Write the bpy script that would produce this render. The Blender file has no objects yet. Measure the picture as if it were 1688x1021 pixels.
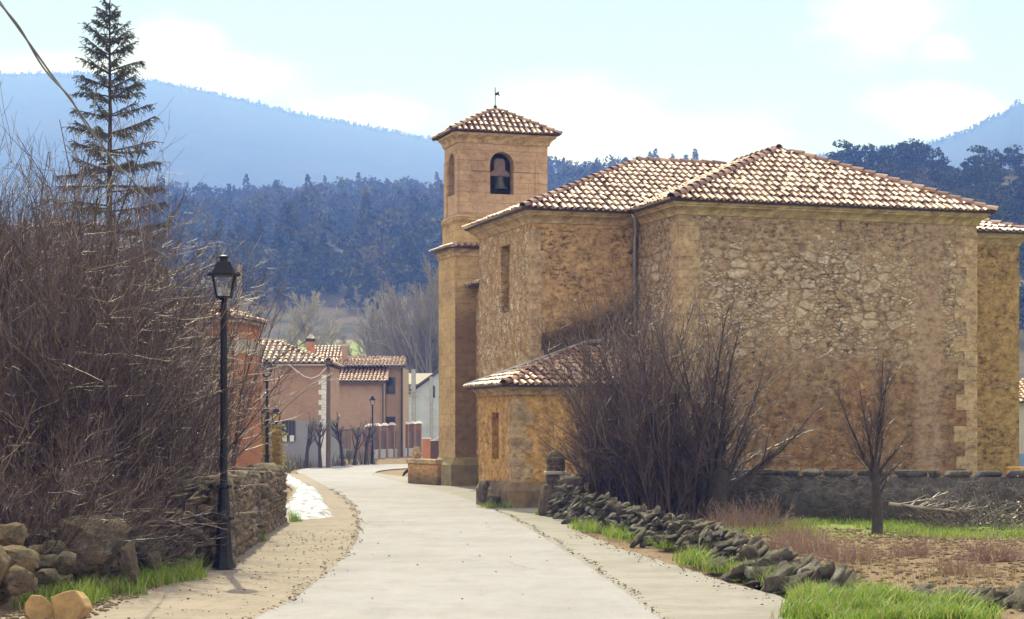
import bpy, bmesh, math, random
import numpy as np
from mathutils import Vector, Matrix

# ------------------------------------------------------------------ camera, light, exposure
SC = bpy.context.scene
COL = SC.collection
F, CX, HY, CH = 3100.0, 844.0, 717.0, 1.75          # focal length (px of the 1688 px photo), centre column, horizon row, eye height
cam_d = bpy.data.cameras.new('camera')
cam = bpy.data.objects.new('camera', cam_d); COL.objects.link(cam)
cam.location = (0, 0, CH); cam.rotation_euler = (math.radians(90), 0, 0)
cam_d.sensor_width = 36.0; cam_d.lens = 36.0*F/1688.0
cam_d.shift_y = (HY-510.5)/1688.0
cam_d.clip_start = 0.1; cam_d.clip_end = 20000
SC.camera = cam

SUN_EL, SUN_AZ = math.radians(47), math.radians(-12)  # azimuth from +Y towards +X
SUN_V = Vector((math.sin(SUN_AZ)*math.cos(SUN_EL), math.cos(SUN_AZ)*math.cos(SUN_EL), math.sin(SUN_EL)))
sl = bpy.data.lights.new('sun', 'SUN'); sl.energy = 4.4; sl.angle = math.radians(0.5); sl.color = (0.98, 0.99, 1.06)
so = bpy.data.objects.new('sun', sl); COL.objects.link(so)
so.rotation_euler = SUN_V.to_track_quat('Z', 'Y').to_euler(); so.location = (-20, 60, 60)

SC.view_settings.view_transform = 'Standard'; SC.view_settings.look = 'None'
SC.view_settings.exposure = 0.62; SC.view_settings.gamma = 1.0
SC.render.engine = 'CYCLES'
SC.cycles.use_denoising = True
SC.cycles.max_bounces = 6; SC.cycles.diffuse_bounces = 3; SC.cycles.glossy_bounces = 2
SC.cycles.transmission_bounces = 4; SC.cycles.transparent_max_bounces = 8; SC.cycles.volume_bounces = 1
SC.cycles.use_adaptive_sampling = True; SC.cycles.adaptive_threshold = 0.02

class NT:
    """short hand for building node trees"""
    def __init__(s, tree): s.t = tree
    def n(s, typ, **kw):
        nd = s.t.nodes.new(typ)
        ins = kw.pop('ins', {})
        for k, v in kw.items(): setattr(nd, k, v)
        for k, v in ins.items(): s.set(nd.inputs[k], v)
        return nd
    def set(s, sock, v):
        if isinstance(v, bpy.types.NodeSocket): s.t.links.new(v, sock)
        elif isinstance(v, bpy.types.Node): s.t.links.new(v.outputs[0], sock)
        else:
            if sock.type == 'RGBA' and isinstance(v, (tuple, list)) and len(v) == 3: v = (*v, 1)
            sock.default_value = v
    def math(s, op, a, b=None, c=None, clamp=False):
        nd = s.n('ShaderNodeMath', operation=op, use_clamp=clamp)
        s.set(nd.inputs[0], a)
        if b is not None: s.set(nd.inputs[1], b)
        if c is not None: s.set(nd.inputs[2], c)
        return nd.outputs[0]
    def mix(s, f, a, b, blend='MIX'):
        nd = s.n('ShaderNodeMix', data_type='RGBA', blend_type=blend)
        s.set(nd.inputs[0], f); s.set(nd.inputs[6], a); s.set(nd.inputs[7], b)
        return nd.outputs[2]
    def ramp(s, f, stops, interp='LINEAR'):
        nd = s.n('ShaderNodeValToRGB'); cr = nd.color_ramp; cr.interpolation = interp
        while len(cr.elements) < len(stops): cr.elements.new(0.5)
        for e, (p, c) in zip(cr.elements, stops):
            e.position = p; e.color = (*c, 1) if isinstance(c, (tuple, list)) else (c, c, c, 1)
        s.set(nd.inputs[0], f); return nd.outputs[0]
    def step(s, x, a, b):
        nd = s.n('ShaderNodeMapRange', interpolation_type='SMOOTHSTEP')
        s.set(nd.inputs[0], x); nd.inputs[1].default_value = a; nd.inputs[2].default_value = b
        return nd.outputs[0]
    def noise(s, vec, scale, detail=4, rough=0.55, dist=0.0, col=False):
        nd = s.n('ShaderNodeTexNoise', ins={'Scale': scale, 'Detail': detail, 'Roughness': rough, 'Distortion': dist})
        if vec is not None: s.set(nd.inputs['Vector'], vec)
        return nd.outputs['Color' if col else 'Fac']
    def vmul(s, vec, m):
        nd = s.n('ShaderNodeVectorMath', operation='MULTIPLY'); s.set(nd.inputs[0], vec); nd.inputs[1].default_value = m
        return nd.outputs[0]
    def vadd(s, a, b):
        nd = s.n('ShaderNodeVectorMath', operation='ADD'); s.set(nd.inputs[0], a); s.set(nd.inputs[1], b); return nd.outputs[0]
    def sep(s, vec):
        nd = s.n('ShaderNodeSeparateXYZ'); s.set(nd.inputs[0], vec); return nd.outputs
    def comb(s, x, y, z):
        nd = s.n('ShaderNodeCombineXYZ')
        for i, v in enumerate((x, y, z)): s.set(nd.inputs[i], v)
        return nd.outputs[0]

# sky: Nishita plus high thin clouds placed by compass direction
W = bpy.data.worlds.new('World'); SC.world = W; W.use_nodes = True
nt = NT(W.node_tree); W.node_tree.nodes.clear()
sky = nt.n('ShaderNodeTexSky', sky_type='NISHITA', sun_disc=False, sun_elevation=SUN_EL, sun_rotation=SUN_AZ,
           altitude=900, air_density=1.0, dust_density=0.8, ozone_density=0.6)
dirv = nt.n('ShaderNodeTexCoord').outputs['Generated']
dx, dy, dz = nt.sep(dirv)
ysafe = nt.math('MAXIMUM', dy, 0.05)
su = nt.math('DIVIDE', dx, ysafe); sw = nt.math('DIVIDE', dz, ysafe)
cv = nt.comb(su, nt.math('MULTIPLY', sw, 1.9), 0.0)
cn = nt.noise(cv, 9.0, 8, 0.62, 0.3)
blobs = None
for (px, py, rx, ry) in [(1480, 30, 150, 85), (1560, 75, 90, 55), (1560, 175, 120, 55), (1600, 190, 80, 40), (960, 190, 190, 85), (1120, 225, 190, 60),
                         (890, 255, 170, 60), (290, 85, 90, 60), (360, 130, 170, 50), (90, 115, 170, 40), (600, 190, 160, 40), (1000, 290, 300, 50)]:
    a = nt.math('POWER', nt.math('DIVIDE', nt.math('SUBTRACT', su, (px-CX)/F), rx/F), 2)
    b = nt.math('POWER', nt.math('DIVIDE', nt.math('SUBTRACT', sw, (HY-py)/F), ry/F), 2)
    m = nt.math('SUBTRACT', 1.0, nt.math('SQRT', nt.math('ADD', a, b)))
    blobs = m if blobs is None else nt.math('MAXIMUM', blobs, m)
blobs = nt.math('MAXIMUM', blobs, -1.0)
cm = nt.step(nt.math('ADD', nt.math('MULTIPLY', blobs, 0.42), cn), 0.44, 0.95)
cm = nt.math('MULTIPLY', cm, nt.step(dz, 0.0, 0.05))
cskycol = nt.mix(0.55, nt.mix(1.0, sky.outputs[0], (1.02, 0.86, 0.84), 'MULTIPLY'), (5.5, 7.1, 8.8))
ccol = nt.mix(nt.math('MULTIPLY', cm, 0.85), cskycol, (12.0, 12.0, 11.9))
# unseen broken cloud added behind and above the viewer to brighten shaded walls
gm = nt.step(nt.noise(nt.vmul(dirv, (1, 1, 1.6)), 2.2, 7, 0.6, 0.4), 0.40, 0.56)
gm = nt.math('MULTIPLY', gm, nt.math('SUBTRACT', 1.0, nt.step(dy, 0.60, 0.90)))
ccol = nt.mix(nt.math('MULTIPLY', gm, 0.9), ccol, (21.5, 19.6, 17.0))
bg = nt.n('ShaderNodeBackground', ins={'Color': ccol, 'Strength': 0.07})
nt.n('ShaderNodeOutputWorld', ins={'Surface': bg.outputs[0]})

# ------------------------------------------------------------------ helpers
RNG = np.random.default_rng(7)
def at(px, py, d): return Vector(((px-CX)/F*d, d, CH+(HY-py)/F*d))
def gnd(px, py):
    d = CH*F/(py-HY); return Vector(((px-CX)/F*d, d, 0))
def smooth(x, a, b):
    t = np.clip((x-a)/(b-a), 0, 1); return t*t*(3-2*t)
def hsh(i, j, k, s):
    v = np.sin(i*127.1+j*311.7+k*74.7+s*19.19)*43758.5453; return v-np.floor(v)
def vnoise(P, scale=1.0, seed=0):
    P = np.asarray(P, float)*scale; I = np.floor(P); f = P-I; f = f*f*(3-2*f); r = 0
    for a in (0, 1):
        for b in (0, 1):
            for c in (0, 1):
                w = (f[..., 0] if a else 1-f[..., 0])*(f[..., 1] if b else 1-f[..., 1])*(f[..., 2] if c else 1-f[..., 2])
                r = r+w*hsh(I[..., 0]+a, I[..., 1]+b, I[..., 2]+c, seed)
    return r
def fbm(P, scale, seed=0, oct=3):
    s, a = 0, 0.5
    for o in range(oct): s = s+a*(vnoise(P, scale*2**o, seed+o*7)-0.5); a *= 0.5
    return s

def link(name, me, parent=None, loc=(0, 0, 0), rz=0.0):
    o = bpy.data.objects.new(name, me); COL.objects.link(o)
    o.location = loc; o.rotation_euler = (0, 0, rz)
    if parent: o.parent = parent
    return o
def fast_mesh(name, V, Q, mats, mi=None, smooth_=False):
    """V (N,3); Q a list of face-index arrays, (M,3) or (M,4)"""
    V = np.asarray(V, np.float32); me = bpy.data.meshes.new(name)
    if not isinstance(Q, (list, tuple)): Q = [Q]
    Q = [np.asarray(q, np.int32) for q in Q if len(q)]
    loops = np.concatenate([q.ravel() for q in Q]); tot = np.concatenate([np.full(len(q), q.shape[1], np.int32) for q in Q])
    start = np.concatenate([[0], np.cumsum(tot)[:-1]]).astype(np.int32)
    me.vertices.add(len(V)); me.vertices.foreach_set('co', V.ravel())
    me.loops.add(len(loops)); me.loops.foreach_set('vertex_index', loops)
    me.polygons.add(len(tot)); me.polygons.foreach_set('loop_start', start); me.polygons.foreach_set('loop_total', tot)
    for m in (mats if isinstance(mats, (list, tuple)) else [mats]): me.materials.append(m)
    if mi is not None: me.polygons.foreach_set('material_index', np.asarray(mi, np.int32))
    if smooth_: me.polygons.foreach_set('use_smooth', np.ones(len(tot), bool))
    me.update(calc_edges=True); me.validate(); return me

class MB:
    """collects shapes, then becomes ONE mesh object"""
    def __init__(s): s.v = []; s.f = []
    def add(s, V, Fc):
        b = len(s.v); s.v += [tuple(map(float, p)) for p in V]; s.f += [tuple(b+int(i) for i in f) for f in Fc]; return s
    def box(s, a, b):
        x0, y0, z0 = a; x1, y1, z1 = b
        return s.add([(x0, y0, z0), (x1, y0, z0), (x1, y1, z0), (x0, y1, z0), (x0, y0, z1), (x1, y0, z1), (x1, y1, z1), (x0, y1, z1)],
                     [(0, 3, 2, 1), (4, 5, 6, 7), (0, 1, 5, 4), (1, 2, 6, 5), (2, 3, 7, 6), (3, 0, 4, 7)])
    def frustum(s, cx, cy, z0, z1, a0, b0, a1, b1):
        """box whose half sizes change from (a0,b0) to (a1,b1)"""
        V = [(cx+i*a0, cy+j*b0, z0) for i, j in ((-1, -1), (1, -1), (1, 1), (-1, 1))]+[(cx+i*a1, cy+j*b1, z1) for i, j in ((-1, -1), (1, -1), (1, 1), (-1, 1))]
        return s.add(V, [(0, 3, 2, 1), (4, 5, 6, 7), (0, 1, 5, 4), (1, 2, 6, 5), (2, 3, 7, 6), (3, 0, 4, 7)])
    def lathe(s, prof, n=16, c=(0, 0, 0), cap=True):
        V = []; Fc = []
        for r, z in prof:
            for i in range(n):
                t = 2*math.pi*(i+0.5)/n; V.append((c[0]+r*math.cos(t), c[1]+r*math.sin(t), c[2]+z))
        for k in range(len(prof)-1):
            for i in range(n): Fc.append((k*n+i, k*n+(i+1) % n, (k+1)*n+(i+1) % n, (k+1)*n+i))
        if cap: Fc += [tuple(range(n-1, -1, -1)), tuple((len(prof)-1)*n+i for i in range(n))]
        return s.add(V, Fc)
    def tube(s, pts, rad, n=8):
        pts = [Vector(p) for p in pts]; V = []; Fc = []
        rad = rad if isinstance(rad, (list, tuple)) else [rad]*len(pts)
        for i, p in enumerate(pts):
            t = (pts[min(i+1, len(pts)-1)]-pts[max(i-1, 0)]).normalized()
            u = t.cross(Vector((0.3, 0.2, 1)) if abs(t.z) < 0.9 else Vector((1, 0, 0))).normalized(); w = t.cross(u)
            for k in range(n):
                a = 2*math.pi*k/n; q = p+(u*math.cos(a)+w*math.sin(a))*rad[i]; V.append(tuple(q))
        for i in range(len(pts)-1):
            for k in range(n): Fc.append((i*n+k, i*n+(k+1) % n, (i+1)*n+(k+1) % n, (i+1)*n+k))
        Fc += [tuple(range(n-1, -1, -1)), tuple((len(pts)-1)*n+i for i in range(n))]
        return s.add(V, Fc)
    def poly(s, pts): return s.add(pts, [tuple(range(len(pts)))])
    def prism(s, pts, off):
        n = len(pts); off = Vector(off); P = [Vector(p) for p in pts]
        return s.add(P+[p+off for p in P], [tuple(range(n-1, -1, -1)), tuple(range(n, 2*n))]+[(i, (i+1) % n, n+(i+1) % n, n+i) for i in range(n)])
    def xf(s, M):
        s.v = [tuple(M @ Vector(p)) for p in s.v]; return s
    def mesh(s, name, mats, bevel=0, smooth_=False, segs=1):
        me = bpy.data.meshes.new(name); me.from_pydata(s.v, [], s.f)
        bm = bmesh.new(); bm.from_mesh(me); bmesh.ops.recalc_face_normals(bm, faces=bm.faces)
        if bevel: bmesh.ops.bevel(bm, geom=[e for e in bm.edges if len(e.link_faces) == 2 and e.calc_face_angle(0) > 0.5], offset=bevel, segments=segs, affect='EDGES', clamp_overlap=True)
        bm.to_mesh(me); bm.free()
        for m in (mats if isinstance(mats, (list, tuple)) else [mats]): me.materials.append(m)
        if smooth_:
            for p in me.polygons: p.use_smooth = True
        return me
    def build(s, name, mats, parent=None, bevel=0, smooth_=False, **kw): return link(name, s.mesh(name, mats, bevel, smooth_), parent, **kw)

def tag(o, label=None, cat=None, group=None, kind=None):
    if label: o['label'] = label
    if cat: o['category'] = cat
    if group: o['group'] = group
    if kind: o['kind'] = kind
    return o
def thing(name, label, cat, loc=(0, 0, 0), rz=0.0, group=None):
    o = bpy.data.objects.new(name, None); COL.objects.link(o); o.location = loc; o.rotation_euler = (0, 0, rz)
    o.empty_display_size = 0.3
    return tag(o, label, cat, group)
def dup(root, loc, rz=0.0, label=None, scale=None, group=None):
    r = root.copy(); COL.objects.link(r); r.location = loc; r.rotation_euler = (0, 0, rz)
    if scale is not None: r.scale = scale if isinstance(scale, (tuple, list)) else (scale,)*3
    if label: r['label'] = label
    if group: r['group'] = group
    for ch in list(root.children):
        c = ch.copy(); COL.objects.link(c); c.parent = r
        for g in ch.children:
            d = g.copy(); COL.objects.link(d); d.parent = c
    return r

# ------------------------------------------------------------------ vegetation kit
def tubes(P, R, sides=3):
    """P (N,K,3), R (N,K) -> one soup of thin tapered tubes"""
    N, K, _ = P.shape
    T = np.gradient(P, axis=1); T /= np.linalg.norm(T, axis=2, keepdims=True)+1e-9
    ref = np.where(np.abs(T[..., 2:3]) < 0.9, np.array([0, 0, 1.0]), np.array([1.0, 0, 0]))
    U = np.cross(T, ref); U /= np.linalg.norm(U, axis=2, keepdims=True)+1e-9; Wv = np.cross(T, U)
    a = 2*np.pi*np.arange(sides)/sides
    V = P[:, :, None, :]+R[:, :, None, None]*(U[:, :, None, :]*np.cos(a)[None, None, :, None]+Wv[:, :, None, :]*np.sin(a)[None, None, :, None])
    idx = np.arange(N*K*sides).reshape(N, K, sides); nx = np.roll(idx, -1, axis=2)
    Q = np.stack([idx[:, :-1], nx[:, :-1], nx[:, 1:], idx[:, 1:]], axis=-1).reshape(-1, 4)
    return V.reshape(-1, 3), Q
def grow(rng, S, D, L, R0, K=7, wig=0.15, up=0.0, taper=0.25):
    N = len(S); P = np.zeros((N, K, 3)); P[:, 0] = S; d = D/np.linalg.norm(D, axis=1, keepdims=True)
    bend = rng.normal(0, wig*0.5, (N, 3))
    for k in range(1, K):
        d = d+rng.normal(0, wig, (N, 3))*0.6+bend*0.5; d[:, 2] += up
        d /= np.linalg.norm(d, axis=1, keepdims=True); P[:, k] = P[:, k-1]+d*(L/(K-1))[:, None]
    t = np.linspace(0, 1, K); R = R0[:, None]*(1-(1-taper)*t[None])
    return P, R
def spawn(rng, P, R, n, tmin, tmax, ang, lenf, radf, upb=0.0, rmin=0.003):
    N, K, _ = P.shape; i = rng.integers(0, N, n); t = rng.uniform(tmin, tmax, n)*(K-1); k = np.minimum(t.astype(int), K-2); f = (t-k)[:, None]
    S = P[i, k]*(1-f)+P[i, k+1]*f; T = P[i, k+1]-P[i, k]; seg = np.linalg.norm(T, axis=1, keepdims=True); T = T/(seg+1e-9)
    L0 = (seg[:, 0]*(K-1)); r = rng.normal(0, 1, (n, 3)); r -= (r*T).sum(1, keepdims=True)*T; r /= np.linalg.norm(r, axis=1, keepdims=True)+1e-9
    a = rng.uniform(*ang, n)[:, None]; D = T*np.cos(a)+r*np.sin(a); D[:, 2] += upb
    L = L0*rng.uniform(*lenf, n)*(1-0.5*t/(K-1)); Rr = np.maximum(R[i, k]*rng.uniform(*radf, n), rmin)
    return S, D, L, Rr
class Soup:
    def __init__(s): s.V = []; s.Q4 = []; s.Q3 = []; s.n = 0
    def add(s, V, Q):
        V = np.asarray(V).reshape(-1, 3); Q = np.asarray(Q)
        (s.Q4 if Q.shape[1] == 4 else s.Q3).append(Q+s.n); s.V.append(V); s.n += len(V); return s
    def mesh(s, name, mats, smooth_=False):
        Q = []
        if s.Q4: Q.append(np.concatenate(s.Q4))
        if s.Q3: Q.append(np.concatenate(s.Q3))
        return fast_mesh(name, np.concatenate(s.V), Q, mats, smooth_=smooth_)
def cards(rng, C, ln, wd, dirs=None, flat=0.0):
    """small leaf shaped quads (diamond) at C"""
    n = len(C); D = rng.normal(0, 1, (n, 3)) if dirs is None else np.array(dirs, float)
    D /= np.linalg.norm(D, axis=1, keepdims=True)+1e-9
    B = np.cross(D, rng.normal(0, 1, (n, 3))); B /= np.linalg.norm(B, axis=1, keepdims=True)+1e-9
    ln = np.broadcast_to(ln, (n,))[:, None]; wd = np.broadcast_to(wd, (n,))[:, None]
    V = np.stack([C-D*ln*0.5, C+B*wd*0.5-D*ln*0.05, C+D*ln*0.5, C-B*wd*0.5+D*ln*0.05], axis=1)
    return V.reshape(-1, 3), np.arange(4*n).reshape(n, 4)
def blades(rng, C, h, w, lean=0.5, K=4):
    """curved tapering grass blades"""
    n = len(C); a = rng.uniform(0, 2*np.pi, n); az = np.stack([np.cos(a), np.sin(a), np.zeros(n)], 1)
    sd = np.stack([-np.sin(a), np.cos(a), np.zeros(n)], 1); le = rng.uniform(0.1, lean, n)*h
    V = np.zeros((n, K, 2, 3))
    for k in range(K):
        t = k/(K-1); c = C+az*(le*t**1.8)[:, None]; c = c.copy(); c[:, 2] += h*t*(1-0.15*t)
        ww = (w*(1-t*0.92))[:, None]*0.5
        V[:, k, 0] = c-sd*ww; V[:, k, 1] = c+sd*ww
    i = np.arange(n*K*2).reshape(n, K, 2)
    Q = np.stack([i[:, :-1, 0], i[:, :-1, 1], i[:, 1:, 1], i[:, 1:, 0]], -1).reshape(-1, 4)
    return V.reshape(-1, 3), Q
_ico = {}
def ico(sub):
    if sub not in _ico:
        bm = bmesh.new(); bmesh.ops.create_icosphere(bm, subdivisions=sub, radius=1); bm.verts.ensure_lookup_table()
        _ico[sub] = (np.array([v.co[:] for v in bm.verts]), np.array([[v.index for v in f.verts] for f in bm.faces])); bm.free()
    return _ico[sub]
def rock(rng, size, sub=3, boxy=0.75, rough=0.22, cuts=7, rot=True):
    V, Fc = ico(sub); V = V.copy(); sd = rng.integers(0, 9999)
    V = np.sign(V)*np.abs(V)**boxy
    for _ in range(cuts):
        n = rng.normal(0, 1, 3); n /= np.linalg.norm(n); h = rng.uniform(0.62, 0.95)
        V -= n*np.maximum(0, V@n-h)[:, None]*0.9
    V *= (1+rough*2*fbm(V+sd, 1.3, 3, 3))[:, None]
    V += (vnoise(V+sd, 6, 5)-0.5)[:, None]*V*rough*0.5+(vnoise(V+sd, 14, 6)-0.5)[:, None]*V*rough*0.3
    V = V*np.asarray(size)*0.5
    if rot:
        a = rng.uniform(0, 6.28); b, c = rng.normal(0, 0.15, 2)
        M = np.array(Matrix.Rotation(a, 3, 'Z') @ Matrix.Rotation(b, 3, 'X') @ Matrix.Rotation(c, 3, 'Y')); V = V@M.T
    return V, Fc
# ------------------------------------------------------------------ materials
def newmat(name):
    m = bpy.data.materials.new(name); m.use_nodes = True; t = NT(m.node_tree); m.node_tree.nodes.clear()
    bs = t.n('ShaderNodeBsdfPrincipled'); out = t.n('ShaderNodeOutputMaterial', ins={'Surface': bs.outputs[0]})
    return m, t, bs
def bump(t, bs, h, strength=0.5, dist=0.02, prev=None):
    b = t.n('ShaderNodeBump', ins={'Height': h, 'Strength': strength, 'Distance': dist})
    if prev is not None: t.set(b.inputs['Normal'], prev)
    t.set(bs.inputs['Normal'], b.outputs[0]); return b.outputs[0]
def plain(name, c1, c2=None, scale=6, rough=0.8, bmp=0.0, bd=0.01, metal=0.0, spec=0.5, bscale=None):
    m, t, bs = newmat(name); p = t.n('ShaderNodeTexCoord').outputs['Object']
    c2 = c2 or tuple(x*0.75 for x in c1)
    f = t.noise(p, scale, 6, 0.6)
    t.set(bs.inputs['Base Color'], t.mix(t.step(f, 0.3, 0.7), c1, c2)); t.set(bs.inputs['Roughness'], rough)
    bs.inputs['Metallic'].default_value = metal; bs.inputs['Specular IOR Level'].default_value = spec
    if bmp: bump(t, bs, t.noise(p, bscale or scale*4, 5, 0.65), bmp, bd)
    return m
def perisland(name, stops, rough=0.7, spec=0.4, transl=0.0, extra=None, flat=False):
    """colour drawn per separate blade, twig, leaf or tile"""
    m, t, bs = newmat(name); r = t.n('ShaderNodeNewGeometry').outputs['Random Per Island']
    c = t.ramp(r, stops)
    if extra: c = extra(t, c, r)
    t.set(bs.inputs['Base Color'], c); bs.inputs['Roughness'].default_value = rough; bs.inputs['Specular IOR Level'].default_value = spec
    if transl:
        tr = t.n('ShaderNodeBsdfTranslucent', ins={'Color': t.mix(0.3, c, (0.3, 0.5, 0.04))})
        mx = t.n('ShaderNodeMixShader', ins={0: transl}); t.set(mx.inputs[1], bs.outputs[0]); t.set(mx.inputs[2], tr.outputs[0])
        out = [n for n in m.node_tree.nodes if n.type == 'OUTPUT_MATERIAL'][0]; t.set(out.inputs[0], mx.outputs[0])
    return m
def wallvec(t, s=(1, 1, 1)):
    """wall coordinates: along the wall, height"""
    p = t.n('ShaderNodeTexCoord').outputs['Object']; x, y, z = t.sep(p)
    return p, x, y, z, t.comb(t.math('ADD', x, y), z, 0.0)

def masonry(name, stone_stops, mortar, scale=3.2, cover=0.45, plaster=(0.3, 0.2, 0.12), dark=0.35, zband=None, strip=None, streak=0.0, seed=0.0, stain=None, bstr=0.6):
    """rubble wall: voronoi stones, mortar, patches of plaster, dark weathering"""
    m, t, bs = newmat(name); p, x, y, z, v0 = wallvec(t)
    v = t.vadd(v0, (seed, seed*0.7, 0)); wob = t.noise(v, 2.2, 3, 0.6, col=True)
    wob2 = t.noise(v, 7.0, 3, 0.6, col=True); vw = t.vadd(t.vadd(t.vmul(v, (0.85, 1.45, 1)), t.vmul(wob, (0.28, 0.28, 0))), t.vmul(wob2, (0.10, 0.10, 0)))
    vo = t.n('ShaderNodeTexVoronoi', feature='F1', voronoi_dimensions='2D', ins={'Scale': scale, 'Randomness': 0.95, 'Vector': vw})
    ve = t.n('ShaderNodeTexVoronoi', feature='DISTANCE_TO_EDGE', voronoi_dimensions='2D', ins={'Scale': scale, 'Randomness': 0.95, 'Vector': vw})
    vs = t.n('ShaderNodeTexVoronoi', feature='DISTANCE_TO_EDGE', voronoi_dimensions='2D', ins={'Scale': scale*2.6, 'Randomness': 1, 'Vector': vw})
    vs1 = t.n('ShaderNodeTexVoronoi', feature='F1', voronoi_dimensions='2D', ins={'Scale': scale*2.6, 'Randomness': 1, 'Vector': vw})
    rnd = t.sep(vo.outputs['Color'])[0]; rnd2 = t.sep(vs1.outputs['Color'])[1]
    big = t.step(t.sep(vo.outputs['Color'])[1], 0.5, 0.62)                         # some cells hold one big stone, others small rubble
    edge_b = t.step(ve.outputs['Distance'], 0.05, 0.16); edge_s = t.step(vs.outputs['Distance'], 0.05, 0.2)
    edge = t.mix(big, edge_s, edge_b); edge = t.sep(edge)[0]
    rr = t.sep(t.mix(big, rnd2, rnd))[0]
    fine = t.noise(v, 26, 5, 0.7); med = t.noise(v, 3.0, 5, 0.65); large = t.noise(v, 0.55, 4, 0.6)
    st = t.mix(t.math('MULTIPLY', fine, 0.6), t.ramp(rr, stone_stops), (0.16, 0.10, 0.06))
    pl = t.mix(t.step(med, 0.35, 0.7), plaster, tuple(c*0.62 for c in plaster))
    mo = t.mix(fine, mortar, tuple(c*0.6 for c in mortar))
    cov = t.step(t.math('ADD', t.math('ADD', med, t.math('MULTIPLY', t.noise(v, 9.0, 4, 0.7), 0.5)), t.math('MULTIPLY', large, 0.5)), 0.98-cover*0.5, 1.16-cover*0.5)
    if zband:                                                                      # plaster lost inside a band of height
        z0, z1, k = zband
        zb = t.math('MULTIPLY', t.step(z, z0-0.7, z0+0.5), t.math('SUBTRACT', 1.0, t.step(z, z1-0.4, z1+0.3)))
        cov = t.math('SUBTRACT', cov, t.math('MULTIPLY', zb, k), clamp=True)
    if strip:
        a, b = strip; wobx = t.math('ADD', x, t.math('MULTIPLY', t.math('SUBTRACT', med, 0.5), 0.5))
        sm = t.math('MULTIPLY', t.step(wobx, a-0.15, a+0.1), t.math('SUBTRACT', 1.0, t.step(wobx, b-0.1, b+0.15)))
        cov = t.math('MAXIMUM', cov, sm)
    stones = t.math('MULTIPLY', edge, t.math('SUBTRACT', 1.0, cov))
    gap = t.math('MULTIPLY', t.math('SUBTRACT', 1.0, t.step(t.sep(t.mix(big, vs.outputs['Distance'], ve.outputs['Distance']))[0], 0.0, 0.07)), t.step(t.noise(v, 2.0, 4, 0.7), 0.42, 0.6))
    c = t.mix(edge, mo, st); c = t.mix(t.math('MULTIPLY', gap, 0.25), c, (0.07, 0.045, 0.03)); c = t.mix(cov, c, pl)
    if zband:                                                                       # browner, darker masonry lower down
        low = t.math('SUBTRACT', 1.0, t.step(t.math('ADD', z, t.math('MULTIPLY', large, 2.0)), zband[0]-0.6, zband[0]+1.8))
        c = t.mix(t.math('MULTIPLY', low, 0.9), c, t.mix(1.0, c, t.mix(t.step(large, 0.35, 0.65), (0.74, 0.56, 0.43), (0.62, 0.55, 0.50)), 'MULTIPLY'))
    sp = t.step(t.noise(t.vmul(v, (1, 1.8, 1)), 5.5, 8, 0.8), 0.50, 0.62)         # dark eroded joints and holes
    sp = t.math('MULTIPLY', sp, t.step(t.noise(v, 0.8, 3, 0.6), 0.38, 0.62))
    c = t.mix(t.math('MULTIPLY', sp, dark), c, (0.05, 0.032, 0.02))
    if strip: c = t.mix(t.math('MULTIPLY', sm, 0.8), c, t.mix(med, (0.38, 0.265, 0.185), (0.30, 0.21, 0.15)))
    if streak:
        sv = t.noise(t.comb(t.math('MULTIPLY', t.math('ADD', x, y), 3.0), t.math('MULTIPLY', z, 0.25), 0.0), 1.4, 4, 0.65)
        c = t.mix(t.math('MULTIPLY', t.step(sv, 0.55, 0.75), streak), c, (0.10, 0.085, 0.075))
    if stain is not None: c = stain(t, c, x, y, z, med)
    mott = t.noise(t.vmul(v, (1, 1.3, 1)), 4.2, 9, 0.78); c = t.mix(1.0, c, t.ramp(mott, [(0.32, (0.30, 0.26, 0.23)), (0.44, (0.78, 0.74, 0.70)), (0.52, (1.02, 1.02, 1.0)), (0.68, (1.35, 1.36, 1.36))]), 'MULTIPLY')
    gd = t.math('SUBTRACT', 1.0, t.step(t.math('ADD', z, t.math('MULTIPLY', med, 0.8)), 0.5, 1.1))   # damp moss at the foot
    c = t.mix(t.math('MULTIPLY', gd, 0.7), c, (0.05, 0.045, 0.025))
    t.set(bs.inputs['Base Color'], c); bs.inputs['Roughness'].default_value = 0.92; bs.inputs['Specular IOR Level'].default_value = 0.2
    h = t.math('ADD', t.math('MULTIPLY', stones, 0.8), t.math('ADD', t.math('MULTIPLY', fine, 0.35), t.math('MULTIPLY', sp, -0.8)))
    bump(t, bs, h, bstr, 0.05); return m

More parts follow.
